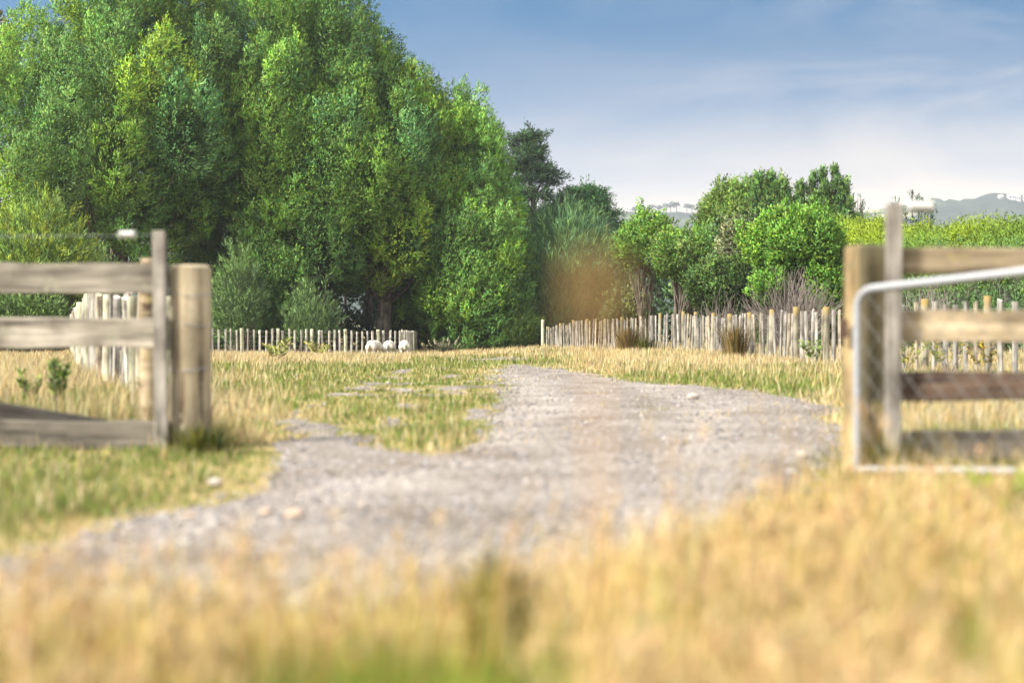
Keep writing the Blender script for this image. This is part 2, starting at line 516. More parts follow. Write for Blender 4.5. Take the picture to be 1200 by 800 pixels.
def wear(x, y):
    d = np.full(x.shape, 1e9)
    for (ax, ay), (bx, by) in zip(CL[:-1], CL[1:]):
        dx, dy = bx - ax, by - ay; t = np.clip(((x - ax) * dx + (y - ay) * dy) / (dx * dx + dy * dy), 0, 1)
        d = np.minimum(d, np.hypot(x - ax - t * dx, y - ay - t * dy))
    w_ = np.exp(-((d - .72 + .25 * (fbm(x * .9, y * .6, 8, 2) - .5)) / .27) ** 2)
    return w_ * (.5 + .8 * fbm(x * 2, y, 12, 3))


def build_track():
    nr, nc = 300, 340
    ys = np.geomspace(2.6, 50, nr); us = np.linspace(-.62, .5, nc)
    YY, UU = np.meshgrid(ys, us, indexing='ij'); XX = UU * YY
    mk = track_mask(XX, YY)
    ZZ = terrain(XX, YY) - .004 + sstep(0, .9, mk) * (.027 + .02 * (fbm(XX * 3, YY * 3, 77, 3) - .5) - .006 * wear(XX, YY))
    keep = (mk[:-1, :-1] + mk[1:, 1:] + mk[1:, :-1] + mk[:-1, 1:]) > 0
    i, j = np.nonzero(keep); a = i * nc + j
    loops = np.stack([a, a + 1, a + nc + 1, a + nc], 1)
    used, inv = np.unique(loops.ravel(), return_inverse=True)
    V = np.stack([XX.ravel(), YY.ravel(), ZZ.ravel()], 1)[used]
    wr = wear(V[:, 0], V[:, 1]); o = np_mesh('gravel_track', V, inv, np.full(len(a), 4), GRAVEL, col=np.stack([wr, wr, wr], 1), smooth=True)
    tag(o, 'grey gravel farm track curving through the gateway', 'track', kind='structure')


build_track()

# ---- loose stones on the track
def ico(sub=1):
    bm = bmesh.new(); bmesh.ops.create_icosphere(bm, subdivisions=sub, radius=1)
    V = np.array([v.co for v in bm.verts]); Fc = np.array([[v.index for v in f.verts] for f in bm.faces]); bm.free()
    return V, Fc


def build_pebbles():
    V0, F0 = ico(1)
    n = 60000
    Y = np.exp(rng.random(n) * math.log(34 / 3.0)) * 3.0
    X = (rng.random(n) * .92 - .5) * Y
    ok = track_mask(X, Y) > .0
    X, Y = X[ok][:16000], Y[ok][:16000]; n = len(X)
    s = (.004 + .012 * rng.random(n) ** 5) * (.75 + .035 * Y)
    sc = np.stack([s * (.8 + .5 * rng.random(n)), s * (.8 + .5 * rng.random(n)), s * (.45 + .3 * rng.random(n))], 1)
    a = rng.random(n) * 6.28
    V = V0[None] * (1 + .22 * rng.normal(size=(n, len(V0), 1))) * sc[:, None]
    ca, sa = np.cos(a)[:, None], np.sin(a)[:, None]
    x = V[..., 0] * ca - V[..., 1] * sa; y = V[..., 0] * sa + V[..., 1] * ca
    V = np.stack([x + X[:, None], y + Y[:, None], V[..., 2] + (terrain(X, Y) + .022)[:, None]], 2)
    loops = (F0[None] + (np.arange(n) * len(V0))[:, None, None]).ravel()
    g = .08 + .16 * rng.random(n) ** 1.5
    C = np.stack([g * 1.04, g * .98, g * (.94 + .1 * rng.random(n))], 1)
    m, nt, out = newmat('pebble'); at_ = N(nt, 'ShaderNodeAttribute', attribute_name='Col'); b = N(nt, 'ShaderNodeBsdfPrincipled', inp={'Roughness': .85})
    nt.links.new(at_.outputs['Color'], b.inputs['Base Color']); nt.links.new(b.outputs[0], out.inputs[0])
    o = np_mesh('loose_gravel', V.reshape(-1, 3), loops, np.full(n * len(F0), 3), m, None, np.repeat(C, len(V0), 0))
    tag(o, 'loose grey pebbles scattered over the track', 'gravel', kind='stuff')


build_pebbles()
STONE = plain_mat('stone', (.24, .21, .185), .85, noise=.25, nscale=40)
STONEP = plain_mat('pinkish_stone', (.29, .22, .17), .85, noise=.25, nscale=40)


def stone(px, py, w, label, mat=STONE):
    x, y = gnd(px, py); V0, F0 = ico(3)
    r = w / F * y / 2
    V = V0 * (1 + .35 * (np.array([vnoise(v[0] * 1.7 + px, v[1] * 1.7 + v[2] * 2.3, 5) for v in V0])[:, None] - .5))
    V = V * np.array([r, r * .8, r * .62])
    o = np_mesh('stone', V, F0.ravel(), np.full(len(F0), 3), mat, smooth=True)
    o.location = (x, y, float(terrain(x, y)) + .020 + r * .35)
    tag(o, label, 'stone')


stone(345, 613, 22, 'pale tan stone, largest of the pair lying on the gravel by the grass bank', STONEP)
stone(311, 609, 15, 'pale tan stone, smaller of the pair lying on the gravel by the grass bank', STONEP)
stone(424, 600, 13, 'cream stone lying alone out on the gravel left of the middle')
stone(222, 613, 13, 'small brownish stone at the edge of the gravel under the left verge', STONEP)
stone(252, 573, 17, 'grey boulder half sunk in the grass bank beside the thick gate post')
stone(812, 470, 15, 'flat grey stone near the far right edge of the gravel', STONE)
stone(940, 540, 15, 'round grey stone on the gravel close to the right gate post', STONE)

# ---- distant hills
def ridge(px):
    k = np.array([-900, -300, 0, 300, 560, 700, 740, 800, 840, 900, 980, 1030, 1060, 1090, 1120, 1140, 1155, 1166, 1178, 1190, 1205, 1230, 1300, 1500, 2200])
    v = np.array([255, 250, 246, 244, 248, 250, 249, 247, 250, 252, 250, 243, 239, 237, 236, 231, 226, 223, 224, 228, 230, 233, 238, 250, 258])
    return np.interp(px, k, v)


HY = 1500.0


def hill_height(px, Y):
    top = (HZ - ridge(px)) / F * HY + EYE
    t = np.clip((Y - 620) / (HY - 620), 0, 1.6)
    s = np.where(t <= 1, t ** 1.3, 1 - .5 * (t - 1))
    return top * s


def build_hills():
    pxs = np.linspace(-900, 2200, 520); ys = np.concatenate([np.linspace(600, 1500, 90), np.linspace(1510, 2000, 16)])
    PP, YY = np.meshgrid(pxs, ys)
    XX = (PP - 600) / F * HY * (YY / HY) ** .5
    t = np.clip((YY - 620) / (HY - 620), 0, 1)
    ZZ = hill_height(PP, YY) + (fbm(XX / 60, YY / 60, 3, 5) - .5) * 34 * t * (1 - t) * 4 * .8
    tre = np.clip(fbm(XX / 90 + 5, YY / 90, 21, 3) - .42, 0, 1) * 4
    ZZ = ZZ + vnoise(XX / 8, YY / 12, 9) * 9 * np.clip(tre, .18, 1) * sstep(.1, .4, t) - 3 - 4 * (1 - t)
    V = np.stack([XX.ravel(), YY.ravel(), ZZ.ravel()], 1); nx = len(pxs)
    i, j = np.meshgrid(np.arange(len(ys) - 1), np.arange(nx - 1), indexing='ij'); a = (i * nx + j).ravel()
    m, nt, out = newmat('hill_cover'); L = nt.links
    tc = N(nt, 'ShaderNodeTexCoord')
    n1 = N(nt, 'ShaderNodeTexNoise', inp={'Scale': .009, 'Detail': 7.0, 'Roughness': .62}); L.new(tc.outputs['Object'], n1.inputs['Vector'])
    n2 = N(nt, 'ShaderNodeTexNoise', inp={'Scale': .09, 'Detail': 4.0}); L.new(tc.outputs['Object'], n2.inputs['Vector'])
    r1 = ramp(nt, [(.46, (.018, .03, .022)), (.56, (.03, .05, .03)), (.63, (.18, .18, .09)), (.74, (.34, .31, .18))]); L.new(n1.outputs[0], r1.inputs[0])
    r2 = ramp(nt, [(.35, (.5, .5, .5)), (.6, (1.1, 1.1, 1.1))]); L.new(n2.outputs[0], r2.inputs[0])
    c = mixc(nt, .8, r1.outputs[0], r2.outputs[0], 'MULTIPLY')
    b = N(nt, 'ShaderNodeBsdfPrincipled', inp={'Roughness': 1.0, 'Specular IOR Level': 0.0}); L.new(c, b.inputs['Base Color']); L.new(b.outputs[0], out.inputs[0])
    o = np_mesh('hills', V, np.stack([a, a + 1, a + nx + 1, a + nx], 1).ravel(), np.full(len(a), 4), m, smooth=True)
    tag(o, 'hazy wooded hills along the skyline', 'hills', kind='structure')


build_hills()

def hill_xyz(px, back=0):
    return Vector(((px - 600) / F * HY, HY + back, float(hill_height(np.array(px), np.array(HY))) - 1))


HT = [(744, 5.5, 5), (753, 6.5, 6), (764, 7, 7), (772, 6, 5), (781, 7.5, 8), (786, 9, 10), (793, 8.5, 8), (805, 7, 7), (811, 6.5, 7), (819, 7, 8), (830, 6, 7)]
for px, h, w in HT:
    p = hill_xyz(px)
    r = empty('hill_tree', p); tag(r, 'tiny flat topped tree standing on the far hazy ridge', 'tree', 'row of trees on the far ridge')
    lv = Leaves(); mb = MB()
    mb.tube([(0, 0, -3), (0, 0, h * .8)], [.6, .4], 5)
    for q in range(4):
        lv.plume((random.uniform(-.3, .3) * w, random.uniform(-.2, .2) * w, h * random.uniform(.75, .95)), (w * .4, w * .4, h * .26), 130, (1.3, .8), col=(.03, .05, .03))
    mb.build('trunk', BARK, r); lv.build('crown', LEAFD, r)

WHITE = plain_mat('white_render', (.34, .34, .34), .7)
ROOFM = plain_mat('grey_roof', (.35, .33, .32), .8)
GLASS = plain_mat('dark_glass', (.03, .035, .04), .1)
for k, (px, dz, w) in enumerate([(1157, -13, 3.5), (1169, -15, 6.5), (1176, -16, 4.5), (1187, -12, 5), (1194, -14, 4)]):
    p = hill_xyz(px, -40); p.z += dz + 3
    r = empty('house', p)
    tag(r, ['smallest white hillside house, set apart left of the others', 'long low white house left of the hilltop group', 'white house standing beside the long low one on the hill',
            'tall white house at the right of the hilltop group', 'white house at the far right end of the hilltop row'][k], 'house', 'white houses on the far hill')
    h = 2.4 + .7 * (k % 3)
    wl_ = MB().box((0, 0, h / 2 - 2), (w, 8, h + 4)).build('wall', WHITE, r)
    m = MB(); b0 = len(m.v)
    m.v += [(-w / 2 - .5, -4.5, h), (w / 2 + .5, -4.5, h), (w / 2 + .5, 4.5, h), (-w / 2 - .5, 4.5, h), (-w / 2 - .5, 0, h + 2), (w / 2 + .5, 0, h + 2)]
    m.f += [(0, 1, 5, 4), (2, 3, 4, 5), (0, 4, 3), (1, 2, 5), (3, 2, 1, 0)]
    m.build('roof', ROOFM, r)
    for q in (-.25, .25):
        MB().box((q * w, -4.03, h * .55), (w * .2, .1, 1.6)).build('window', GLASS, wl_)

# ================================================================== FENCES
GREYW = wood_mat('grey_rail_wood', (.23, .208, .175), (.45, .415, .36), (.06, .05, .045), lichen=(.30, .29, .22), lich_amt=.05, axis='X', scale=5)
TANW = wood_mat('tan_rail_wood', (.33, .265, .175), (.54, .45, .32), (.12, .08, .05), lichen=(.38, .30, .12), lich_amt=.06, axis='X', scale=5)
BROWNW = wood_mat('brown_rail_wood', (.15, .10, .075), (.27, .19, .14), (.05, .035, .03), lichen=(.34, .30, .24), lich_amt=0, axis='X', scale=5)
GREYDW = wood_mat('stained_rail_wood', (.16, .145, .12), (.31, .285, .245), (.05, .045, .04), axis='X', scale=5)
DARKW = wood_mat('dark_rail_wood', (.09, .08, .07), (.17, .15, .13), (.03, .03, .03), axis='X', scale=5)
POSTW = wood_mat('gate_post_wood', (.46, .385, .26), (.68, .60, .45), (.14, .10, .07), lichen=(.40, .37, .26), lich_amt=.05, axis='Z', scale=4)
POSTR = wood_mat('strainer_post_wood', (.40, .30, .15), (.56, .43, .24), (.10, .08, .05), lichen=(.13, .12, .08), lich_amt=.04, axis='Z', scale=4, stain_shade=(.045, .042, .026))  # front face darkened to olive, its shade painted in with the staining
BATW = wood_mat('batten_wood', (.32, .30, .27), (.48, .45, .42), (.12, .11, .1), axis='Z', scale=6)
PALW = wood_mat('paling_wood', (.28, .27, .25), (.48, .465, .44), (.13, .11, .09), lichen=(.34, .33, .20), lich_amt=-.02, axis='Z', scale=7, rnd=.3)
PALT = wood_mat('tan_paling_wood', (.34, .295, .225), (.51, .455, .36), (.15, .11, .08), axis='Z', scale=7, rnd=.25)
PALWH = wood_mat('white_paling_wood', (.55, .52, .46), (.78, .75, .68), (.25, .23, .2), lichen=(.45, .45, .32), lich_amt=-.06, axis='Z', scale=7, rnd=.15)
FPOST = wood_mat('fence_post_wood', (.29, .275, .215), (.46, .435, .355), (.14, .12, .08), lichen=(.31, .32, .20), lich_amt=.04, axis='Z', scale=5, top=(1.10, (.34, .25, .09)))
FPOSTW = wood_mat('pale_post_wood', (.46, .46, .34), (.66, .64, .50), (.2, .2, .15), lichen=(.42, .46, .28), lich_amt=.06, axis='Z', scale=5)
WIRE = plain_mat('galvanised_wire', (.26, .28, .31), .45, .7)
STEEL = plain_mat('galvanised_steel', (.24, .25, .27), .5, .3, noise=.12, nscale=60)
MESHW = plain_mat('chain_wire', (.16, .16, .155), .5, .6)
INSUL = plain_mat('white_plastic', (.30, .30, .29), .45)
RUST = plain_mat('rusty_iron', (.07, .04, .028), .8, .3, noise=.3)


def board(L, H, T, name, mat, parent, loc, rz=0, ry=0, sag=0, bow=0, seed=0):
    """a sawn board along local x with slightly uneven edges"""
    r = random.Random(seed); n = 16; m = MB()
    for i in range(n + 1):
        t = i / n; x = (t - .5) * L
        zz = -sag * math.sin(math.pi * t) + bow * (t - .5) ** 2
        hu = H / 2 + r.uniform(-.02, .02) * H * 2; hd = H / 2 + r.uniform(-.02, .02) * H * 2
        m.v += [(x, -T / 2, zz - hd), (x, T / 2, zz - hd), (x, T / 2, zz + hu), (x, -T / 2, zz + hu)]
        if i:
            b = (i - 1) * 4
            for k in range(4):
                k2 = (k + 1) % 4
                m.f.append((b + k, b + 4 + k, b + 4 + k2, b + k2))
    m.f.append((3, 2, 1, 0)); b = n * 4; m.f.append((b, b + 1, b + 2, b + 3))
    o = m.build(name, mat, parent, bevel=.006)
    o.location = loc; o.rotation_euler = (0, ry, rz)
    return o


def round_post(r, h, name, mat, parent, loc, n=18, sides=None, seed=1, taper=.94):
    rr = random.Random(seed); m = MB(); nz = 14
    ph = [rr.uniform(0, 6.28) for _ in range(4)]
    for i in range(nz + 1):
        z = -.35 + (h + .35) * i / nz
        for k in range(n):
            a = 2 * math.pi * k / n
            q = r * (1 - (1 - taper) * i / nz) * (1 + .035 * math.sin(3 * a + ph[0]) + .025 * math.sin(5 * a + ph[1] + z) + .012 * math.sin(9 * a + ph[2] + 3 * z))
            if sides:   # squared-off post
                c = math.cos((a + math.pi / 4) % (math.pi / 2) - math.pi / 4)
                q = min(q / c, q * 1.27)
            m.v.append((q * math.cos(a), q * math.sin(a), z))
    for i in range(nz):
        for k in range(n):
            k2 = (k + 1) % n
            m.f.append((i * n + k, i * n + k2, (i + 1) * n + k2, (i + 1) * n + k))
    b = len(m.v)
    for k in range(n):
        v = m.v[nz * n + k]; m.v.append((v[0] * .86, v[1] * .86, h + .012))
    for k in range(n):
        k2 = (k + 1) % n; m.f.append((nz * n + k, nz * n + k2, b + k2, b + k))
    m.f.append(tuple(b + k for k in range(n)))
    o = m.build(name, mat, parent, smooth=True)
    o.location = loc
    return o


# ---- left rail fence with thick gate post
YL = 8.3
ox = gx(222, YL); gz = float(terrain(ox, YL))
rf = empty('rail_fence', (ox, YL, gz)); tag(rf, 'weathered grey rail fence ending at a thick pale round post, left of the gateway', 'fence')
rz_ = lambda py: hz(py, YL) - gz
round_post(.124, rz_(313), 'strainer_post', POSTW, rf, (0, .02, 0), seed=3)
for k, (py, seg) in enumerate([(380, .0), (345, 0), (432, 0)]):      # scored wire bands on the post
    z = rz_(py); m = MB(); m.tube([(.122 * math.cos(a), .02 + .122 * math.sin(a), z + .012 * math.sin(a * 2 + k)) for a in np.linspace(0, 6.28, 25)[:-1]], .0022, 5, closed=True)
    m.build('wire_band', WIRE, rf)
bx = gx(188.5, YL - .12) - ox
bt = MB(); bt.box((0, 0, 0), (.072, .045, 1.36), jit=.004); b_ = bt.build('batten', BATW, rf, bevel=.004); b_.location = (bx, -.125, hz(270, YL - .12) - gz - .68); b_.rotation_euler = (0, math.radians(-.8), 0)
for py, h, mat, s, dx in [(326, 36, GREYW, 1, 0), (389, 35, GREYW, 2, 0), (507, 33, GREYDW, 5, 0)]:
    board(3.4, h / F * YL, .045, 'rail', mat, rf, (bx + .03 - 1.7, -.07, rz_(py)), seed=s, ry=math.radians(.15 if s != 5 else .4), sag=0)
# a split rail lying against the lowest one
board(2.1, .155, .04, 'split_rail', DARKW, rf, (bx - 1.40, -.022, rz_(478)), seed=8, ry=math.radians(8), sag=-.03)
# the hidden brace post behind the rails
round_post(.06, hz(304, 9.2) - float(terrain(gx(175, 9.2), 9.2)), 'back_post', TANW, rf, (gx(175, 9.2) - ox, 9.2 - YL, 0), seed=9)

# ---- right rail fence
YR = 6.8
oxr = gx(1016, YR); gzr = float(terrain(oxr, YR))
rr = empty('rail_fence', (oxr, YR, gzr)); tag(rr, 'tan and brown rail fence behind the steel gate, right of the gateway', 'fence')
rzr = lambda py, Y=YR: hz(py, Y) - gzr
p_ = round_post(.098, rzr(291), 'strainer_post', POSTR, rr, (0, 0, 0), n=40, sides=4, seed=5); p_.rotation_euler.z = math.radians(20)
bxr = gx(1045, YR - .17) - oxr
bt = MB(); bt.box((0, 0, 0), (.068, .045, 1.30), jit=.004); b_ = bt.build('batten', BATW, rr, bevel=.004); b_.location = (bxr, -.185, hz(240, YR - .17) - gzr - .65); b_.rotation_euler = (0, math.radians(.4), 0)
for py, h, mat, s in [(306, 30, TANW, 11), (381, 37, TANW, 12), (450, 34, BROWNW, 13), (517, 32, DARKW, 14)]:
    board(3.2, h / F * YR, .045, 'rail', mat, rr, (bxr + .05 + 1.6, -.1, rzr(py)), seed=s, ry=math.radians(-.2))
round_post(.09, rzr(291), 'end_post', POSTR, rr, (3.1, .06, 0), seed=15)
MB().box((-.125, -.075, rzr(385)), (.03, .03, .09)).build('hinge_strap', RUST, rr, bevel=.004)

# ---- electric wires with white insulators
for (ox_, Y_, bxx, px, py, sgn, lab, gz_) in [(ox, YL - .15, bx, 149, 275, -1, 'thin electric wire with white insulator beside the left batten', gz),
                                               (oxr, YR - .2, bxr, 1079, 242, 1, 'thin electric wire with white insulator beside the right batten', gzr)]:
    w = empty('electric_wire', (ox_ + bxx, Y_, hz(py, Y_))); tag(w, lab, 'wire', 'electric wires of the gateway')
    m = MB(); m.tube([(0, .03, 0), (sgn * 1.2, 0, -.012), (sgn * 3.2, 0, 0)], .0007, 5); m.build('wire', WIRE, w)
    xi = gx(px, Y_) - (ox_ + bxx); m = MB()
    hw_ = .05 if sgn < 0 else .06
    m.tube([(xi - hw_, 0, 0), (xi - hw_ * .8, 0, 0), (xi - hw_ * .75, 0, 0), (xi + hw_ * .75, 0, 0), (xi + hw_ * .8, 0, 0), (xi + hw_, 0, 0)],
           [.018, .03, .022, .022, .03, .018] if sgn < 0 else [.016, .028, .023, .023, .028, .016], 14)
    m.build('insulator', INSUL, w, smooth=True)

# ---- galvanised pipe gate, swung open and sagging on its free end
P0 = Vector((gx(1004, 6.35), 6.35, 0)); P1 = Vector((gx(1200, 5.7), 5.7, 0))
gd = (P1 - P0).normalized(); tilt = .055 / (P1 - P0).length
gate = empty('field_gate', (P0.x, P0.y, float(terrain(P0.x, P0.y))))
gate.rotation_euler.z = math.atan2(gd.y, gd.x)
tag(gate, 'galvanised pipe gate with chain wire mesh standing open in dry grass', 'gate')
gz0 = float(terrain(P0.x, P0.y)); zt_ = hz(340, 6.35) - gz0; zb_ = hz(550, 6.35) - gz0; GL = 2.6
R_ = .085
pts = [(0, 0, zb_)]
for a in np.linspace(0, math.pi / 2, 7): pts.append((R_ - R_ * math.cos(a), 0, zt_ - R_ + R_ * math.sin(a) + tilt * (R_ - R_ * math.cos(a))))
for x in np.linspace(.3, GL - R_, 6): pts.append((x, 0, zt_ + tilt * x))
for a in np.linspace(.2, math.pi / 2, 6): pts.append((GL - R_ + R_ * math.sin(a), 0, zt_ + tilt * GL - R_ + R_ * math.cos(a)))
pts.append((GL, 0, zb_ + tilt * GL))
m = MB(); m.tube(pts, .0175, 14); m.build('frame', STEEL, gate, smooth=True)
m = MB(); m.tube([(-.01, 0, zb_), (GL, 0, zb_ + tilt * GL)], .0165, 14); m.build('bottom_bar', STEEL, gate, smooth=True)
m = MB()
D_ = .105
hh = zt_ - zb_
k = -hh
while k < GL:
    for s in (1, -1):
        x0, z0, x1, z1 = (k, zb_, k + hh * .85, zt_) if s > 0 else (k, zt_, k + hh * .85, zb_)
        a0 = max(0., (0.02 - x0) / (x1 - x0)); a1 = min(1., (GL - .02 - x0) / (x1 - x0))
        if a1 > a0:
            q = [(x0 + (x1 - x0) * a, .004 * s, z0 + (z1 - z0) * a + tilt * (x0 + (x1 - x0) * a)) for a in (a0, a1)]
            m.tube(q, .0015, 5, cap=False)
    k += D_
m.build('chain_mesh', MESHW, gate)


# ---- paling fences
def paling_mesh(w, t, h, seed, point=0):
    r = random.Random(seed); m = MB(); n = 8; nz = 6
    bx_, by_ = r.uniform(-.01, .01), r.uniform(-.01, .01)
    for i in range(nz + 1):
        z = -.25 + (h + .25) * i / nz; tt = i / nz
        for k in range(n):
            a = 2 * math.pi * (k + .5) / n
            q = 1 + .1 * math.sin(2.3 * k + seed + i * .6)
            c, s_ = math.cos(a), math.sin(a)
            xx = (abs(c) ** .6) * math.copysign(1, c) * w / 2 * q; yy = (abs(s_) ** .8) * math.copysign(1, s_) * t / 2 * q
            zz = z + (point * c * .02 if i == nz else 0)
            m.v.append((xx + bx_ * math.sin(3 * tt), yy + by_ * math.sin(3 * tt), zz))
    for i in range(nz):
        for k in range(n):
            k2 = (k + 1) % n; m.f.append((i * n + k, i * n + k2, (i + 1) * n + k2, (i + 1) * n + k))
    m.f.append(tuple(nz * n + k for k in range(n)))
    return m


def mesh_of(mb, name, mat):
    o = mb.build(name, mat, smooth=True); me = o.data; bpy.data.objects.remove(o); return me


def along(poly):
    P = [Vector((*p, 0)) for p in poly]; d = [0]
    for a, b in zip(P, P[1:]): d.append(d[-1] + (b - a).length)
    def f(s):
        for k in range(len(P) - 1):
            if s <= d[k + 1] or k == len(P) - 2:
                t = (s - d[k]) / (d[k + 1] - d[k]); q = P[k].lerp(P[k + 1], t); e = (P[k + 1] - P[k]).normalized()
                return q.x, q.y, math.atan2(e.y, e.x)
    return f, d[-1]


def paling_fence(label, poly, spacing, hfun, mats, postmat, wpal=.075, post_every=5, post_r=.065, nwire=5, post_extra=.06, seed=0, tall_first=0, gapjit=.2, limit=100, thin=0):
    r = random.Random(seed)
    f, Ltot = along(poly)
    x0, y0, _ = f(0)
    root = empty('paling_fence', (x0, y0, 0)); tag(root, label, 'fence')
    variants = [mesh_of(paling_mesh(wpal * r.uniform(.8, 1.2), .066 * r.uniform(.75, 1.3), 1.15, seed * 50 + k, r.choice([0, 0, 1, -1])), 'paling', mats[k % len(mats)]) for k in range(8)]
    n = int(Ltot / spacing)
    items = []
    for i in range(n + 1):
        s = min(Ltot, max(0, i * spacing + r.uniform(-gapjit, gapjit) * spacing))
        items.append((s, i % post_every == 0))
    pal = [e for e in items if not e[1]]
    # the nearest hundred are parts of their own; the rest one part
    pal.sort(key=lambda e: f(e[0])[1])
    proto_post = None; far = MB()
    for k, (s, _) in enumerate(pal):
        x, y, a = f(s); z = float(terrain(x, y)); h = hfun(x, y) * r.uniform(.95, 1.04)
        if k < limit:
            o = bpy.data.objects.new('paling', variants[r.randrange(8)])
            link(o, root); o.location = (x - x0, y - y0, z); o.scale = (1, 1, h / 1.15)
            o.rotation_euler = (r.gauss(0, .032), r.gauss(0, .03), a + r.gauss(0, .15))
        else:
            pm = paling_mesh(wpal, .066, h, k)
            R = Matrix.Rotation(a, 3, 'Z'); b = len(far.v)
            far.v += [tuple(R @ Vector(v) + Vector((x - x0, y - y0, z))) for v in pm.v]; far.f += [tuple(b + i for i in q) for q in pm.f]
    if far.v:
        o = far.build('far_palings', mats[0], root); o['kind'] = 'stuff'
    for q, (s, ip) in enumerate([e for e in items if e[1]]):
        x, y, a = f(s); z = float(terrain(x, y)); h = hfun(x, y) * r.uniform(.98, 1.03) + post_extra + (tall_first if q == 0 else 0)
        if proto_post is None:
            o = round_post(post_r, 1.2, 'post', postmat, root, (x - x0, y - y0, z), n=12, seed=seed + 3); proto_post = o
        else:
            o = proto_post.copy(); link(o, root)
        o.location = (x - x0, y - y0, z); o.scale = (r.uniform(.8, 1.15), r.uniform(.8, 1.1), h / 1.2); o.rotation_euler = (r.gauss(0, .015), r.gauss(0, .015), r.uniform(0, 6))
    for k in range(nwire):
        m = MB(); pts = []
        for s in np.linspace(0, Ltot, max(2, int(Ltot / 1.2))):
            x, y, a = f(s); hh_ = hfun(x, y)
            nx_, ny_ = math.sin(a) * .03, -math.cos(a) * .03
            pts.append((x - x0 + nx_, y - y0 + ny_, float(terrain(x, y)) + hh_ * (.18 + .72 * k / max(1, nwire - 1))))
        m.tube(pts, .0028, 4, cap=False); m.build('wire', WIRE, root)
    return root


# right boundary fence: runs away along the track's right side
RFP = [(gx(1250, 19), 19.0), (gx(970, 28), 28.0), (gx(800, 44), 44.0), (gx(640, 62), 62.0)]
def rf_h(x, y):
    top = np.interp(y, [19, 22, 28, 33, 38, 44, 50, 56, 59, 62], [350, 354, 362, 367, 371, 368, 374, 376, 380, 385])
    return float(hz(top, y) - terrain(x, y))
paling_fence('long grey paling fence rising along the far right side of the track', RFP, .38, rf_h, [PALW, PALW, PALW, PALT], FPOST, .092, 6, .065, 6, .05, 1, gapjit=.22, limit=100)
# its tall end post
ep = round_post(.075, hz(375, 63) - float(terrain(gx(636, 63), 63)), 'end_post', FPOSTW, None, (gx(636, 63), 63, float(terrain(gx(636, 63), 63))), n=12, seed=44)
ep.name = 'fence_post'; tag(ep, 'lone pale post standing at the far end of the long grey paling fence', 'post')
# far pale fence across the paddock in front of the willows
LFP = [(gx(242, 55), 55.0), (gx(470, 58.5), 58.5)]
def lf_h(x, y):
    top = np.interp(gx(0, 1) * 0 + x / y * F + 600, [242, 470], [384.5, 388])
    return float(hz(top, y) - terrain(x, y))
paling_fence('low whitish paling fence across the paddock beneath the tall trees', LFP, .235, lf_h, [PALWH], FPOSTW, .08, 6, .08, 5, .02, 2, gapjit=.12)
LFP2 = [(gx(471, 58.6), 58.6), (gx(478, 61), 61.0), (gx(488, 66), 66.0)]
paling_fence('short grey paling return fence turning back behind the three sheep', LFP2, .26, lambda x, y: float(hz(387 + (y - 58) * .3, y) - terrain(x, y)), [PALW], FPOSTW, .075, 7, .06, 3, .02, 3, gapjit=.2)
# fence running away behind the left rails
NFP = [(gx(196, 12.2), 12.2), (gx(185, 13), 13.0), (gx(98, 20), 20.0), (gx(83, 55), 55.0)]
def nf_h(x, y):
    top = np.interp(y, [12, 20, 23, 55], [346, 347, 360, 378])
    return float(hz(top, y) - terrain(x, y))
paling_fence('cream paling fence running back behind the grey left rails', NFP, .43, nf_h, [PALW, PALT, PALWH, PALW], FPOSTW, .085, 6, .06, 4, .0, 4, gapjit=.25)

# ================================================================== SHEEP
def wool_mat():
    m, nt, out = newmat('wool'); L = nt.links
    tc = N(nt, 'ShaderNodeTexCoord'); sx = N(nt, 'ShaderNodeSeparateXYZ'); L.new(tc.outputs['Object'], sx.inputs[0])
    n = N(nt, 'ShaderNodeTexNoise', inp={'Scale': 22.0, 'Detail': 4.0}); L.new(tc.outputs['Object'], n.inputs['Vector'])
    r = ramp(nt, [(.3, (.30, .275, .23)), (.7, (.46, .435, .385))]); L.new(n.outputs[0], r.inputs[0])
    b = N(nt, 'ShaderNodeBsdfPrincipled', inp={'Roughness': 1.0, 'Specular IOR Level': .05}); L.new(r.outputs[0], b.inputs['Base Color'])
    bp = N(nt, 'ShaderNodeBump', inp={'Strength': 1.0, 'Distance': .04}); L.new(n.outputs[0], bp.inputs['Height']); L.new(bp.outputs[0], b.inputs['Normal'])
    L.new(b.outputs[0], out.inputs[0]); return m


WOOL = wool_mat()
DARKSKIN = plain_mat('dark_hoof', (.06, .05, .045), .7)


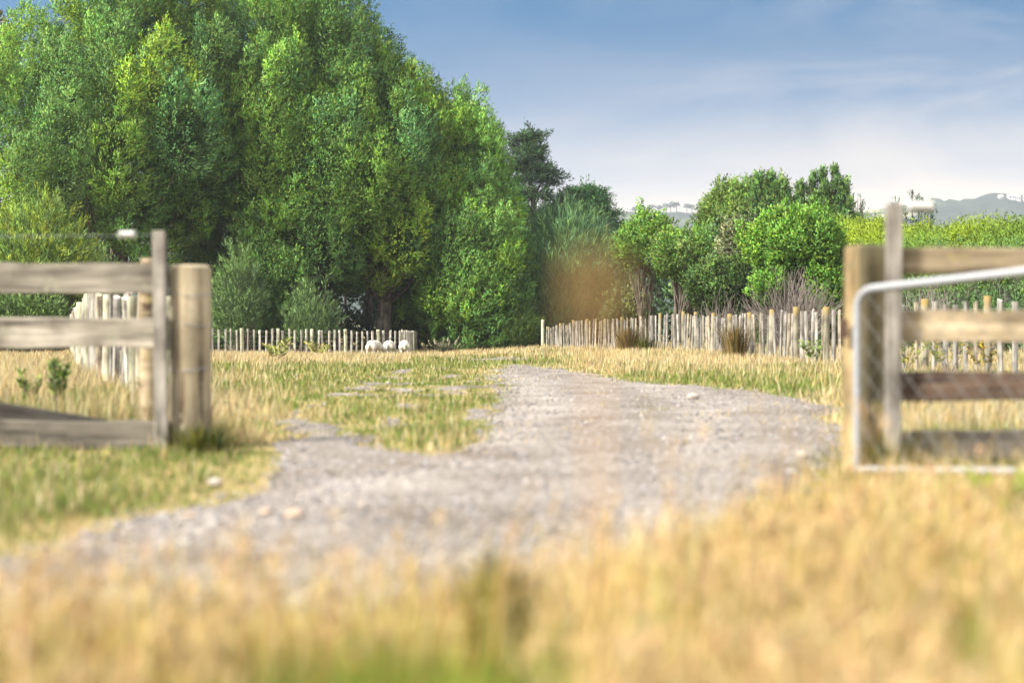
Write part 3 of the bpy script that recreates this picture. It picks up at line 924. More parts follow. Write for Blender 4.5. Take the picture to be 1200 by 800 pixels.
def sheep(px, Y, rz, label, headside, s=1.0):
    """local +y is forward; grazing with the head down"""
    x = gx(px, Y); root = empty('sheep', (x, Y, float(terrain(x, Y)))); root.rotation_euler.z = rz; root.scale = (s, s, s)
    tag(root, label, 'sheep', 'sheep grazing by the far fence')
    mball = bpy.data.metaballs.new('fleece'); mo = bpy.data.objects.new('fleece', mball); COL.objects.link(mo)
    mball.resolution = .035; mball.render_resolution = .035; mball.threshold = .3
    def el_(c, rad, sz=(1, 1, 1)):
        e = mball.elements.new(); e.type = 'ELLIPSOID'; e.co = c; e.radius = rad; e.size_x, e.size_y, e.size_z = sz; e.stiffness = 2.2
    def chain(a_, b_, r0, r1, k=6):
        a_ = Vector(a_); b_ = Vector(b_)
        for i in range(k):
            t = i / (k - 1); q = mball.elements.new(); q.type = 'BALL'; q.co = a_.lerp(b_, t); q.radius = r0 + (r1 - r0) * t; q.stiffness = 2.2
    el_((0, -.2, .53), .36, (.88, 1.0, .95)); el_((0, .08, .54), .36, (.9, 1.05, .93)); el_((0, .32, .53), .33, (.85, .95, .98))
    chain((0, .46, .52), (headside * .08, .70, .36), .22, .15); chain((headside * .08, .72, .34), (headside * .14, .90, .10), .14, .075)
    for sx in (-1, 1):
        chain((sx * .13, .34, .42), (sx * .125, .36, .20), .12, .065); chain((sx * .125, .36, .20), (sx * .125, .35, .03), .06, .05)
        chain((sx * .15, -.28, .46), (sx * .145, -.27, .30), .17, .10, 4); chain((sx * .145, -.27, .30), (sx * .145, -.37, .21), .09, .06, 4); chain((sx * .145, -.37, .21), (sx * .145, -.34, .03), .06, .05)
    chain((0, -.5, .52), (0, -.56, .36), .09, .06, 4)
    dg = bpy.context.evaluated_depsgraph_get(); dg.update(); m2 = bpy.data.meshes.new_from_object(mo.evaluated_get(dg))
    bpy.data.objects.remove(mo); bpy.data.metaballs.remove(mball)
    m2.name = 'body'; m2.materials.clear(); m2.materials.append(WOOL); m2.polygons.foreach_set('use_smooth', [True] * len(m2.polygons))
    o = bpy.data.objects.new('body', m2); link(o, root)
    for v in m2.vertices:
        if v.co.z > .3 and v.co.y < .6:
            q = float(vnoise(v.co.x * 14 + v.co.z * 9, v.co.y * 14 + v.co.z * 5, 4)) - .4
            v.co += v.normal * q * .035
    for sx in (-1, 1):
        m = MB(); c = Vector((headside * .1 + sx * .07, .76, .31))
        m.tube([c, c + Vector((sx * .06, -.01, .0)), c + Vector((sx * .12, -.02, -.03))], [.02, .032, .006], 6); m.build('ear', WOOL, root, smooth=True)
    for px_, py_ in ((-.125, .355), (.125, .355), (-.145, -.34), (.145, -.34)):
        MB().tube([(px_, py_ + .01, 0), (px_, py_, .05)], [.036, .03], 8).build('hoof', DARKSKIN, root)
    return root


sheep(438, 53, math.radians(-24), 'white woolly sheep grazing with its head down to the right, leftmost of the three', 1, .80)
sheep(456, 54, math.radians(-8), 'white woolly sheep seen from behind between two other sheep', 1, .78)
sheep(474, 53.6, math.radians(5), 'white woolly sheep seen squarely from behind beside the dark fence return', -1, .80)

# ================================================================== TREES
egg = lambda t: max(.12, math.sin(math.pi * min(1, .12 + .88 * t) ** .85)) if t < 1 else .1
tall = lambda t: (.75 + .25 * min(1, t * 4)) * (1 - max(0, (t - .45) / .55) ** 2.0 * .92)
dome = lambda t: math.sqrt(max(.02, 1 - (max(0, t - .25) / .75) ** 2)) * (.7 + .3 * min(1, t * 3))
WG = [(.060, .105, .022), (.066, .112, .022), (.052, .098, .028), (.044, .088, .032), (.080, .122, .022), (.058, .102, .032)]
WB = [(.046, .087, .026), (.054, .097, .026), (.042, .080, .024), (.062, .105, .023)]
WY = [(.066, .115, .022), (.058, .106, .026), (.074, .122, .024), (.05, .095, .028)]
wl = (.145, .047)
crown_tree('willow_tree', 'huge billowing yellow green tree above the left rails and thick gate post', 165, -75, 300, 158, 66, tall, 88, 1.24, 2900, wl, WG, trunk_px=110, trunk=.35)
crown_tree('willow_tree', 'tall shadier tree wedged behind between the two biggest billowing crowns', 285, -95, 330, 125, 71, tall, 54, 1.3, 2700, wl, WB, trunk_px=250, trunk=.3)
crown_tree('willow_tree', 'tall bluish green tree whose lower boughs hang over the whitish fence', 360, -50, 330, 120, 66, tall, 78, 1.24, 2900, wl, WB + [WG[0]], trunk_px=365, trunk=.3)
crown_tree('willow_tree', 'tall tree with its thick bare trunk showing above the three sheep', 455, 45, 335, 108, 66.5, tall, 68, 1.14, 2500, wl, WG, trunk_px=447, trunk=.42)
crown_tree('willow_tree', 'lower right hand tree of the tall mass, sloping down beside the dark cypress', 530, 105, 390, 92, 68, tall, 54, 1.1, 2400, wl, WY, trunk_px=520, trunk=.25)
crown_tree('willow_tree', 'narrow leafy tree drooping to the ground where the tall mass meets the track end', 562, 222, 408, 60, 65, tall, 70, .8, 1400, wl, WB + WY[:1], trunk_px=560, trunk=.12)
crown_tree('willow_tree', 'low leafy tree drooping to the ground behind the whitish fence and thick gate post', 305, 280, 405, 64, 63.5, dome, 34, .75, 1000, wl, WB, trunk_px=300, trunk=.12)
crown_tree('poplar_tree', 'sparse reddish leaved tree poking into the sky at the far left', 2, 15, 150, 22, 80, egg, 34, .7, 70, (.25, .16), [(.045, .052, .02), (.055, .048, .022)], trunk=.1, wind=(0, 0, .2))


def feather_shrub(name, label, px, top, bot, hw, Y, cols, n, L=.5, W=.03, fan=.55, cat='shrub', dep=None, tuft=24, group=None, curve=.3, topvar=.12, mat=None, lean=0):
    """an upright bush of long feathery shoots fanning up and out"""
    X = gx(px, Y); g = float(terrain(X, Y)); H = hz(top, Y) - g; R = hw / F * Y; dep = dep or R
    root = empty(name, (X, Y, g)); tag(root, label, cat, group)
    zb = max(0, hz(bot, Y) - g)
    lv = Leaves(); mb = MB()
    P = []; D = []; C = []; O = []; LL = []
    for k in range(n):
        a = rng.random() * 6.283; q = rng.random() ** .45
        ux, uy = math.cos(a) * q, math.sin(a) * q
        hmax = H * math.sqrt(max(0.05, 1 - q * q * .8)) * (1 - topvar + topvar * 2 * rng.random())
        t0 = rng.random() ** .6
        z = zb + (hmax - zb) * t0
        c = np.array([ux * R * (.55 + .45 * t0) + lean * t0, uy * dep, z])
        d = unit(np.array([ux * fan + lean * .1 + .1 * rng.normal(), uy * fan + .1 * rng.normal(), 1 - .3 * q]))
        col = np.array(cols[rng.integers(len(cols))]) * (.75 + .5 * rng.random())
        s = np.arange(tuft) / tuft
        pp = c + d * (s[:, None] - .6) * L * 1.8 + np.array([ux, uy, 0]) * (curve * s[:, None] ** 2) * L + rng.normal(size=(tuft, 3)) * .03 * (1 + L)
        dd = unit(d + rng.normal(size=(tuft, 3)) * .38)
        P.append(pp); D.append(dd); C.append(col * np.clip(1 + .22 * rng.normal(size=(tuft, 1)), .4, 2)); LL.append(L * (.4 + .5 * rng.random(tuft)))
        O.append(unit(np.array([ux, uy, .35 + .5 * t0]) + rng.normal(size=(tuft, 3)) * .25))
        if k % 14 == 0:
            limb(mb, (ux * R * .25, uy * dep * .25, -.05), Vector(c), .03 + .006 * H, .006, .06, 5, 4)
    lv.strokes(np.concatenate(P), np.concatenate(D), np.concatenate(LL), W, np.concatenate(C), np.concatenate(O))
    mb.build('stems', BARK, root, smooth=True); lv.build('foliage', mat or LEAFD, root)
    return root


KY = [(.085, .11, .02), (.065, .095, .022), (.10, .12, .025), (.05, .08, .025)]
BG = [(.042, .066, .024), (.052, .080, .024), (.064, .088, .022), (.038, .058, .026)]
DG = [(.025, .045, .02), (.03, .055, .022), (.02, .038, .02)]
feather_shrub('feathery_shrub', 'tall feathery yellow green shrub at the left edge above the grey rails', 45, 236, 345, 78, 50, KY + BG[:2], 1500, .30, .032)
feather_shrub('feathery_shrub', 'dark feathery shrub between the left edge shrub and cream fence', 105, 290, 360, 48, 55, BG + KY[3:], 700, .30, .032)
feather_shrub('leafy_shrub', 'low dark bush behind the middle grey rail at far left', 30, 345, 405, 70, 46, [(.035, .055, .02), (.045, .07, .022)], 800, .24, .05, fan=.8)
feather_shrub('feathery_shrub', 'feathery blue green shrub behind the whitish fence beside the thick gate post', 280, 305, 400, 34, 61, BG[3:] + BG[:1], 600, .34, .034, topvar=.3)
feather_shrub('feathery_shrub', 'dark feathery shrub behind the middle of the whitish fence', 365, 342, 402, 36, 61.5, BG[3:] + BG[:1], 460, .34, .034, topvar=.32)
feather_shrub('feathery_shrub', 'bushy dark green shrub at the track end left of the tall blue green broom', 600, 345, 405, 34, 64.5, BG, 560, .34, .034)
feather_shrub('broom_shrub', 'big blue green broom shrub with long upswept shoots at the track end', 655, 248, 402, 74, 69, [(.034, .064, .030), (.042, .074, .032), (.052, .084, .032), (.030, .056, .030)], 3200, .6, .036, fan=.5, lean=.3)
feather_shrub('broom_shrub', 'smaller olive broom shrub right of the big upswept one', 702, 282, 395, 38, 68, [(.06, .085, .03), (.05, .07, .03), (.08, .085, .035)], 1000, .55, .036, fan=.55)

# macrocarpa cypresses
def cypress(label, px, top, bot, hw, Y, npad, cols, trunk_px=None, seed=1):
    r = random.Random(seed)
    X = gx(trunk_px or px, Y); g = float(terrain(X, Y)); H = hz(top, Y) - g; R = hw / F * Y; zb = hz(bot, Y) - g
    root = empty('cypress_tree', (X, Y, g)); tag(root, label, 'tree')
    lv = Leaves(); mb = MB()
    tp = limb(mb, (0, 0, -.1), (r.uniform(-.4, .4), 0, H * .94), .45, .08, .03, 9, 12)
    for k in range(npad):
        t = (k + r.uniform(-.4, .4)) / npad; t = min(.97, max(.02, t))
        a = k * 2.4 + r.uniform(-.5, .5)
        z = zb + (H - zb) * t; rr = R * (1.02 - t ** 1.8 * .85) * r.uniform(.55, 1.05)
        c0 = Vector(tp[min(len(tp) - 1, max(2, int(len(tp) * (z - .6) / H)))])
        c1 = Vector((math.cos(a) * rr + gx(px, Y) - X, math.sin(a) * rr * .8, z + .12 * rr))
        bp_ = limb(mb, c0, c1, .11, .025, .05, 5, 5)
        for q in range(4):
            u = r.uniform(.5, 1.08); c = c0.lerp(c1, u) + Vector((r.gauss(0, .25), r.gauss(0, .3), .12 + r.gauss(0, .1)))
            s = r.uniform(.5, .85)
            lv.plume(c, (s * 1.3, s * 1.1, s * .26), 300, (.2, .06), .7, .5, (.3 * math.cos(a), 0, .1), .6, cols[r.randrange(len(cols))], .28, shell=.2, spread=.22, nrm_up=.6)
    lv.plume((0, 0, H), (.35, .35, .8), 140, (.24, .08), .4, 1, (.2, 0, 0), .6, cols[0], .25)
    mb.build('trunk', BARK, root, smooth=True); lv.build('crown', LEAFD, root)


MC = [(.016, .030, .014), (.020, .036, .015), (.014, .026, .014)]
MC2 = [(.022, .048, .018), (.026, .054, .018), (.019, .042, .018)]
cypress('dark layered cypress with flat boughs against the sky, right of the tall green mass', 618, 158, 265, 48, 96, 30, MC, seed=4)
cypress('broader dark green cypress standing behind the olive broom', 688, 222, 320, 60, 97, 42, MC2, seed=6)

# trees and shrubs behind the long fence
NG = [(.056, .098, .02), (.064, .108, .022), (.05, .09, .022)]
NB = [(.054, .100, .020), (.062, .110, .021), (.046, .088, .02)]
def puffy(label, px, top, bot, hw, Y, cols, npl=60, plr=.5, nleaf=420, trunk_bot=True, multi=5, kind='tree', leaf=(.10, .055), name='puffy_tree', cvar=.22, prof=dome, **k):
    return crown_tree(name, label, px, top, bot, hw, Y, prof, npl, plr, nleaf, leaf, cols, kind=kind, trunk=.14, wind=(0, 0, 0), up=.35, cvar=cvar, squash=.95, multi=multi, **k)


puffy('light green round tree with slim bare stems left of the middle fence trees', 757, 258, 318, 36, 60, NG, 40, .62, 700)
puffy('light green multi stemmed tree with one pale stem beside the fence dip', 800, 283, 325, 34, 58, NG + [(.06, .09, .03)], 34, .6, 640)
puffy('small light green tree crowded behind the two light green stemmed ones', 815, 275, 345, 30, 63, NG, 30, .6, 600)
puffy('dark green rounded bush just behind the long fence', 852, 305, 368, 44, 50, [(.028, .048, .015), (.034, .056, .016), (.024, .042, .014)], 48, .5, 460, kind='shrub', name='rounded_bush')
puffy('olive grey twiggy bush top between the dark bush and bright puffy tree', 868, 260, 310, 28, 55, [(.075, .085, .045), (.085, .09, .05), (.06, .08, .035)], 26, .5, 360, kind='shrub', name='rounded_bush')
puffy('bright green puffy tree with grey twiggy underside behind the fence posts', 930, 254, 318, 54, 47, NB, 54, .55, 900, inner=.15)
puffy('bright green lower lobe shrub beside the twiggy puffy tree', 968, 308, 374, 24, 46, NB, 20, .42, 420, kind='shrub', name='rounded_bush')
puffy('small bright green sprig bush under the twiggy puffy tree', 902, 318, 354, 20, 45.5, NB, 9, .34, 300, kind='shrub', name='rounded_bush')
puffy('tall mid green tree rising behind the light and bright green ones', 878, 220, 320, 66, 78, [(.042, .068, .018), (.052, .08, .02), (.045, .070, .017)], 100, .9, 1300, leaf=(.15, .06), multi=1)
puffy('low shadowed dark shrub filling behind the light stemmed trees', 840, 275, 370, 34, 66, [(.04, .07, .025), (.05, .085, .03)], 46, .7, 420, leaf=(.18, .08), kind='shrub', name='rounded_bush')
puffy('broad green tree under the upright spiky leaders', 955, 238, 330, 58, 76, [(.05, .09, .025), (.06, .10, .025)], 76, .85, 1200, leaf=(.15, .06), multi=1)
puffy('dense dark bush at the feet of the stemmed trees', 735, 345, 390, 26, 64, [(.05, .06, .025), (.06, .075, .03)], 26, .6, 380, leaf=(.16, .07), kind='shrub', name='rounded_bush')


def twigs(label, px, base, top, hw, Y, n, seed):
    r = random.Random(seed); X = gx(px, Y); g = float(terrain(X, Y)); m = MB(); H = hz(top, Y) - g; R = hw / F * Y
    for k in range(n):
        x = r.gauss(0, .35) * R; a = r.uniform(-1, 1)
        h = H * r.uniform(.55, 1) * (1 - .35 * abs(a))
        limb(m, (x * .3, r.gauss(0, .25), -.05), (x * .5 + a * R, r.gauss(0, .6), h), .016, .004, .09, 4, 5)
    o = m.build('twig_thicket', TWIG, None); o.location = (X, Y, g); tag(o, label, 'thicket')


twigs('bare grey brown twigs fanning under the bright puffy tree', 926, 374, 306, 54, 45.2, 460, 1)
twigs('bare twigs showing low between the dark bush and the fence', 845, 378, 335, 28, 48.5, 110, 2)
twigs('tangled bare grey twigs at the foot of the hedge behind the right gate', 1090, 372, 318, 34, 41, 130, 3)
twigs('fallen dead branch twigs leaning on the fence by the stemmed trees', 736, 395, 368, 18, 57, 26, 4)


def spire(label, px, top, bot, hw, Y, n, col, group=None, leaf=(.2, .07), name='sapling', dens=60):
    X = gx(px, Y); g = float(terrain(X, Y)); H = hz(top, Y) - g; zb = hz(bot, Y) - g; R = hw / F * Y
    root = empty(name, (X, Y, g)); tag(root, label, 'tree', group); lv = Leaves(); mb = MB()
    limb(mb, (0, 0, -.1), (random.uniform(-.2, .2), 0, H), .08, .015, .02, 6, 6)
    for k in range(n):
        t = k / n; z = zb + (H - zb) * t; r = R * (1 - t) ** .7 + .12
        a = rng.random() * 6.28
        c = np.array([math.cos(a) * r * .6, math.sin(a) * r * .6, z])
        lv.plume(c, (r * .6 + .08, r * .6 + .08, r * .5 + .15), dens, leaf, .5, .9, (0, 0, .3), .5, np.array(col) * rng.uniform(.8, 1.2), .25, shell=.1, spread=.14)
    mb.build('trunk', BARK, root); lv.build('crown', LEAFD, root)


PG = (.035, .062, .026)
LEADS = [(888, 205, 255, 5.5, 'upright leafy leader at the left end of the spiky tops'), (905, 203, 255, 6, 'upright leafy leader just left of the notch in the spiky tops'),
         (918, 213, 255, 5, 'short upright leader at the edge of the notch in the spiky tops'), (938, 215, 262, 5, 'short upright leader starting the second group of spiky tops'),
         (952, 205, 262, 5.5, 'upright leader second in the right group of spiky tops'), (966, 198, 262, 6, 'upright leader next to the highest of the spiky tops'),
         (979, 194, 262, 6.5, 'tallest upright leafy leader of the spiky tops'), (993, 211, 262, 5.5, 'last upright leader where the spiky tops step down')]
for px, tp, bt_, hw, lab in LEADS:
    spire(lab, px, tp, bt_, hw, 74, 16, (.045, .078, .026), 'upright leaders above the hedge', dens=110)
for px, tp, lab in [(1009, 232, 'small dark sapling alone left of the tall right batten'), (1050, 236, 'thin dark pine right beside the tall right batten'), (1058, 244, 'low thin dark pine between the batten and white insulator'),
                    (1069, 223, 'tallest thin bare pine rising behind the white insulator'), (1076, 230, 'thin pine just right of the tallest thin bare one'), (1083, 234, 'thin pine in the middle right of the thin dark group'),
                    (1090, 238, 'stout thin pine at the right end of the thin dark group')]:
    spire(lab, px, tp, 270, 3.4, 82, 13, (.03, .045, .028), 'thin dark pines against the hills', leaf=(.17, .05), dens=24)


# the long hedge of feathery yellow green bushes
def hedge():
    pts = [(gx(940, 58), 58.), (gx(1010, 52), 52.), (gx(1120, 46), 46.), (gx(1300, 41), 41.)]
    f, Lt = along(pts); x0, y0, _ = f(0)
    root = empty('hedge', (x0, y0, 0)); tag(root, 'long tall unclipped hedge, bright yellow green on top, behind the right gate', 'hedge')
    lv = Leaves(); mb = MB(); P = []; D = []; C = []; O = []; LL = []
    nT = 17000; tuft = 22
    for k in range(nT):
        s = rng.random() * Lt; x, y, a = f(s); px = x / y * F + 600
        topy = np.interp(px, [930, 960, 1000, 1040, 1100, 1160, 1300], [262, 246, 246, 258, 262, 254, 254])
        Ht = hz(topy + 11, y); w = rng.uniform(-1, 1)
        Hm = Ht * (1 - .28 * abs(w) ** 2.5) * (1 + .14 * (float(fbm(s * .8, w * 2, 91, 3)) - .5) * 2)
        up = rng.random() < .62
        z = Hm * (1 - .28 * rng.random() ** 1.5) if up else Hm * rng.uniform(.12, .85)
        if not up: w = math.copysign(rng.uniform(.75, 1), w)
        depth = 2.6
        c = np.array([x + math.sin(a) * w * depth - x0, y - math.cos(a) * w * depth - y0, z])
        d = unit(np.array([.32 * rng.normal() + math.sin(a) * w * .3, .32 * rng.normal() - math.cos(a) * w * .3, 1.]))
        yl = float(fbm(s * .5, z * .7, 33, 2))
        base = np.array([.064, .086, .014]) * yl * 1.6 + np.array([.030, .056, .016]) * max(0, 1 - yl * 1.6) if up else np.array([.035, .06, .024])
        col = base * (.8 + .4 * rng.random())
        t = np.arange(tuft) / tuft
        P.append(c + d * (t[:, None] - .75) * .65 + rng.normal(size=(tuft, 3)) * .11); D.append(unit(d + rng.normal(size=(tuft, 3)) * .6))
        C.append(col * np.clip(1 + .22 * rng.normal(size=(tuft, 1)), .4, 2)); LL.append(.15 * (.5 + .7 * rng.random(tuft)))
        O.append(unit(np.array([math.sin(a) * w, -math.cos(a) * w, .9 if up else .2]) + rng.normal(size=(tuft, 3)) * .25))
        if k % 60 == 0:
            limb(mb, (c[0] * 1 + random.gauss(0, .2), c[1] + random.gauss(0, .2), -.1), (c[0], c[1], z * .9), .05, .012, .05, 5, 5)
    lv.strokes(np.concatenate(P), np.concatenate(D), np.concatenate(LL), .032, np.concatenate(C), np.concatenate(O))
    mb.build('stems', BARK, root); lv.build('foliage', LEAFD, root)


hedge()

# shaded wood behind the tall trees, one mass
def wood_mass():
    lv = Leaves(); mb = MB()
    for k in range(260):
        px = rng.uniform(-140, 620); Y = rng.uniform(74, 88)
        top = np.interp(px, [-140, 0, 60, 130, 420, 480, 560, 620], [210, 210, 150, 60, 70, 140, 260, 330])
        py = rng.uniform(top + 10, 395)
        c = at(px, py, Y); c.z = max(c.z, .6)
        s = rng.uniform(1.3, 2.2)
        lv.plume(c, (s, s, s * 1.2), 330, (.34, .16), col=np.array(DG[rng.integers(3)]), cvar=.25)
    for k in range(130):
        px = rng.uniform(-100, 640); Y = rng.uniform(70, 76)
        c = at(px, rng.uniform(365, 402), Y); c.z = max(c.z, .3); s = rng.uniform(.7, 1.3)
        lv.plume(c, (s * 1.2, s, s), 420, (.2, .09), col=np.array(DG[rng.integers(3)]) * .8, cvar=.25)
    for k in range(60):
        px = rng.uniform(-140, 620); Y = rng.uniform(70, 84); b = at(px, 400, Y); b.z = -.2
        limb(mb, b, b + Vector((rng.normal() * .8, 0, rng.uniform(4, 8))), rng.uniform(.08, .2), .04, .04, 6, 5)
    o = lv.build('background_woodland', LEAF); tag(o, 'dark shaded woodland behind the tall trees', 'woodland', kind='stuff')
    o2 = mb.build('woodland_stems', BARK, o); 
    # dark undergrowth below the tall crowns
    # low wood behind the hedge and right hand trees
    lv = Leaves()
    for k in range(150):
        px = rng.uniform(700, 1350); Y = rng.uniform(64, 100)
        py = rng.uniform(np.interp(px, [700, 740, 820, 1000, 1050, 1350], [330, 325, 285, 270, 285, 285]), 395)
        c = at(px, py, Y); c.z = max(c.z, .5); s = rng.uniform(.9, 1.6)
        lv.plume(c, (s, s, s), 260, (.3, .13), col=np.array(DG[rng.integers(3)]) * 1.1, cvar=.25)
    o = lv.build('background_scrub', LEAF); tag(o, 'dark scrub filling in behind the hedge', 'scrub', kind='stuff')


wood_mass()

# ================================================================== GRASS AND SMALL PLANTS
STRAW = np.array([[.75, .60, .33], [.80, .67, .42], [.73, .55, .27], [.83, .72, .50], [.67, .49, .23]])
GREENS = np.array([[.15, .26, .05], [.20, .31, .06], [.11, .20, .045], [.30, .36, .09]])


def blades(X, Y, H, W, C, lean, name, label, kind='stuff', heads=None):
    n = len(X); Z = terrain(X, Y)
    a = rng.random(n) * 6.283; b = rng.random(n) * 6.283
    ca = np.cos(a) * W / 2; sa = np.sin(a) * W / 2
    la = lean * H
    P0 = np.stack([X, Y, Z - .01], 1)
    mid = P0 + np.stack([np.cos(b) * la * .3, np.sin(b) * la * .3, H * .55], 1)
    tip = P0 + np.stack([np.cos(b) * la + .04 * H, np.sin(b) * la, H * (1 - .15 * lean)], 1)
    sd = np.stack([ca, sa, 0 * ca], 1)
    V = np.stack([P0 - sd, P0 + sd, mid + sd * .8, mid - sd * .8, tip], 1)
    base = (np.arange(n) * 5)[:, None]
    q = base + np.array([0, 1, 2, 3]); t = base + np.array([3, 2, 4])
    loops = np.concatenate([q, t], 1).ravel(); tot = np.tile([4, 3], n)
    Cc = np.repeat(C[:, None], 5, 1)
    nr = unit(np.stack([rng.normal(size=n) * .4, rng.normal(size=n) * .4 - .35, np.full(n, .8)], 1))
    o = np_mesh(name, V.reshape(-1, 3), loops, tot, GRASS, None, Cc.reshape(-1, 3), np.repeat(nr, 5, 0))
    tag(o, label, 'grass', kind=kind)
    return tip


def pickc(pal, n, var=.16):
    c = pal[rng.integers(len(pal), size=n)] * (1 + var * rng.normal(size=(n, 1)))
    return np.clip(c * (1 + .06 * rng.normal(size=(n, 3))), .01, .9) * .56


def greenness(x, y):
    """0 straw .. 1 green, laid out on the ground"""
    px = x / y * F + 600; py = HZ + EYE * F / y
    g = np.clip((fbm(x * .8, y * .6, 41, 4) - .47) * 5 + .2, 0, 1) + .95 * (x < -.5) * (y < 8.6)
    g = g + 1.3 * np.exp(-((px - 420) / 160) ** 2 - ((py - 448) / 22) ** 2)         # green sweep on the left of the track
    g = g + .9 * np.exp(-((px - 480) / 110) ** 2 - ((py - 495) / 40) ** 2) + .25
    g = g + 1.0 * np.exp(-((px - 860) / 160) ** 2 - ((py - 452) / 15) ** 2)
    g = g + .4 * np.exp(-((px - 280) / 60) ** 2 - ((py - 560) / 26) ** 2)
    g = g + 1.0 * np.exp(-((px - 610) / 130) ** 2 - ((py - 425) / 7) ** 2)
    g = g - .9 * np.exp(-((py - 416) / 8) ** 2) * (px < 480)
    g = g - .3 * (py < 412) - .3 * np.exp(-((px - 280) / 60) ** 2 - ((py - 470) / 50) ** 2)
    g = g - .8 * np.exp(-((px - 840) / 260) ** 2 - ((py - 424) / 8) ** 2)
    return np.clip(g, 0, 1)


def field_grass():
    n = 900000
    Y = 3.4 * np.exp(rng.random(n) ** .85 * math.log(64 / 3.4))
    X = (rng.random(n) * 1.1 - .55) * Y
    m = track_mask(X, Y)
    clump = fbm(X * 3, Y * 2, 71, 3)
    tuft = fbm(X * 5, Y * 3, 63, 3) > .70
    keep = ((m < 0) | ((m < 1.6) & (rng.random(n) < .55 * np.exp(-np.maximum(m, 0) * 1.9))) | (tuft & (Y > 8) & (rng.random(n) < .5))) & ((rng.random(n) < .5 + 1.0 * (clump - .35)) | (Y > 14))
    keep &= ~((Y < 6.6) & (X > 1.0) & (Y < 5.5))
    edge = np.clip(-m / 2.2, .12, 1)
    X, Y, edge, clump = X[keep], Y[keep], edge[keep], clump[keep]
    X, Y, edge, clump = X[:420000], Y[:420000], edge[:420000], clump[:420000]
    n = len(X); px = X / Y * F + 600
    g = greenness(X, Y); isg = rng.random(n) < g * .85 + .06
    C = np.where(isg[:, None], pickc(GREENS, n), pickc(STRAW, n))
    mixy = .18 * rng.random((n, 1)); C = C * (1 - mixy) + np.array([.42, .36, .11]) * mixy
    H = np.where(isg, .09, .17) * (.55 + .8 * rng.random(n)) * (.35 + .65 * edge)
    H *= np.where((px < 250) & (Y > 8.6) & (Y < 24), 1.5, 1) * (.7 + .7 * clump)
    H *= np.where(Y > 25, 1.15, 1) * (1 - .45 * np.exp(-((px - 430) / 140) ** 2 - ((HZ + EYE * F / Y - 460) / 45) ** 2))
    H = np.where((X < -.9) & (Y < 8.6), H * .55, H)
    W = .0032 + .0003 * Y
    W = W * np.where(isg, 1.25, 1)
    blades(X, Y, H, W, C, .12 + .4 * rng.random(n) ** 2, 'paddock_grass', 'mixed straw coloured and green paddock grass beside the track')


field_grass()


def verge_grass():
    """tall dry grass on the near side of the track"""
    n = 90000
    Y = 1.5 * np.exp(rng.random(n) * math.log(6.9 / 1.5)); X = (rng.random(n) * .96 - .48) * Y + .15 * rng.normal(size=n)
    px = X / Y * F + 600; py = HZ + EYE * F / Y
    lim = np.interp(px, [-200, 0, 250, 420, 600, 760, 880, 950, 990, 1040, 1300], [3.3, 3.25, 3.3, 3.35, 3.4, 3.7, 4.3, 5.2, 5.9, 6.5, 6.75])
    lim = lim * (1 + .14 * (fbm(X * 3, Y * 2, 15, 3) - .5))
    fade = np.clip((lim - Y) / np.interp(px, [0, 600, 900], [1.3, 1.3, 1.4]), 0, 1)
    dens = np.where(fade > 0, .03 + .97 * fade ** 2.0, 0) * (.35 + 1.3 * fbm(X * 2.2, Y * 2.2, 19, 3))
    keep = rng.random(n) < dens
    X, Y, fade = X[keep], Y[keep], fade[keep]; n = len(X); px = X / Y * F + 600; py = HZ + EYE * F / Y
    g = np.clip((fbm(X * 2.0, Y * 1.2, 47, 3) - .50) * 4, 0, .7)
    g = g + 1.2 * np.exp(-((px - 480) / 210) ** 2) * (Y < 2.5) + .8 * (px < 420) * (Y < 2.25) + .5 * np.exp(-((px - 250) / 90) ** 2) * (Y < 2.3) + .6 * np.exp(-((px - 1130) / 60) ** 2) * (Y < 4.2)
    isg = rng.random(n) < np.clip(g, 0, 1) * .85
    C = np.where(isg[:, None], pickc(GREENS * np.array([1.7, 1.4, .9]), n), pickc(STRAW * np.array([1.22, 1.08, .76]), n))
    H = np.where(isg, .17, .25) * (.6 + .75 * rng.random(n)) * np.interp(px, [0, 600, 900, 1200], [.92, 1.0, 1.0, 1.0])
    H = np.where(Y < 2.7, np.minimum(H, .30), H)
    H = np.where(~isg & (Y < 2.35) & (np.abs(px - 470) < 200), H * .55, H)
    H = np.where((px > 930) & (Y > 4.6), H * .45, H)
    tallst = rng.random(n) < .03
    H = np.where(tallst & ~isg & (Y > 2.2), H * 1.7, H)
    tip = blades(X, Y, H, .003 + .0012 * rng.random(n), C, .08 + .35 * rng.random(n) ** 2, 'verge_grass', 'tall dry golden grass on the near verge, out of focus')
    # feathery seed heads on the dry stalks
    sel = np.nonzero(~isg & (rng.random(n) < .16))[0]
    k = 7; P = np.repeat(tip[sel], k, 0) - np.array([0, 0, .045]) + rng.normal(size=(len(sel) * k, 3)) * np.array([.006, .006, .02])
    lv = Leaves(); m = len(P)
    D = unit(np.array([.15, 0, 1.]) + rng.normal(size=(m, 3)) * .4)
    lv.strokes(P, D, .03 * (.6 + .8 * rng.random(m)), .007, pickc(np.array([[.78, .55, .28], [.72, .47, .24], [.82, .62, .36]]), m), unit(np.array([-.3, -.2, .9]) + rng.normal(size=(m, 3)) * .3))
    o = lv.build('grass_seed_heads', GRASS); tag(o, 'pale feathery seed heads on the near dry grass', 'seed heads', kind='stuff')


verge_grass()


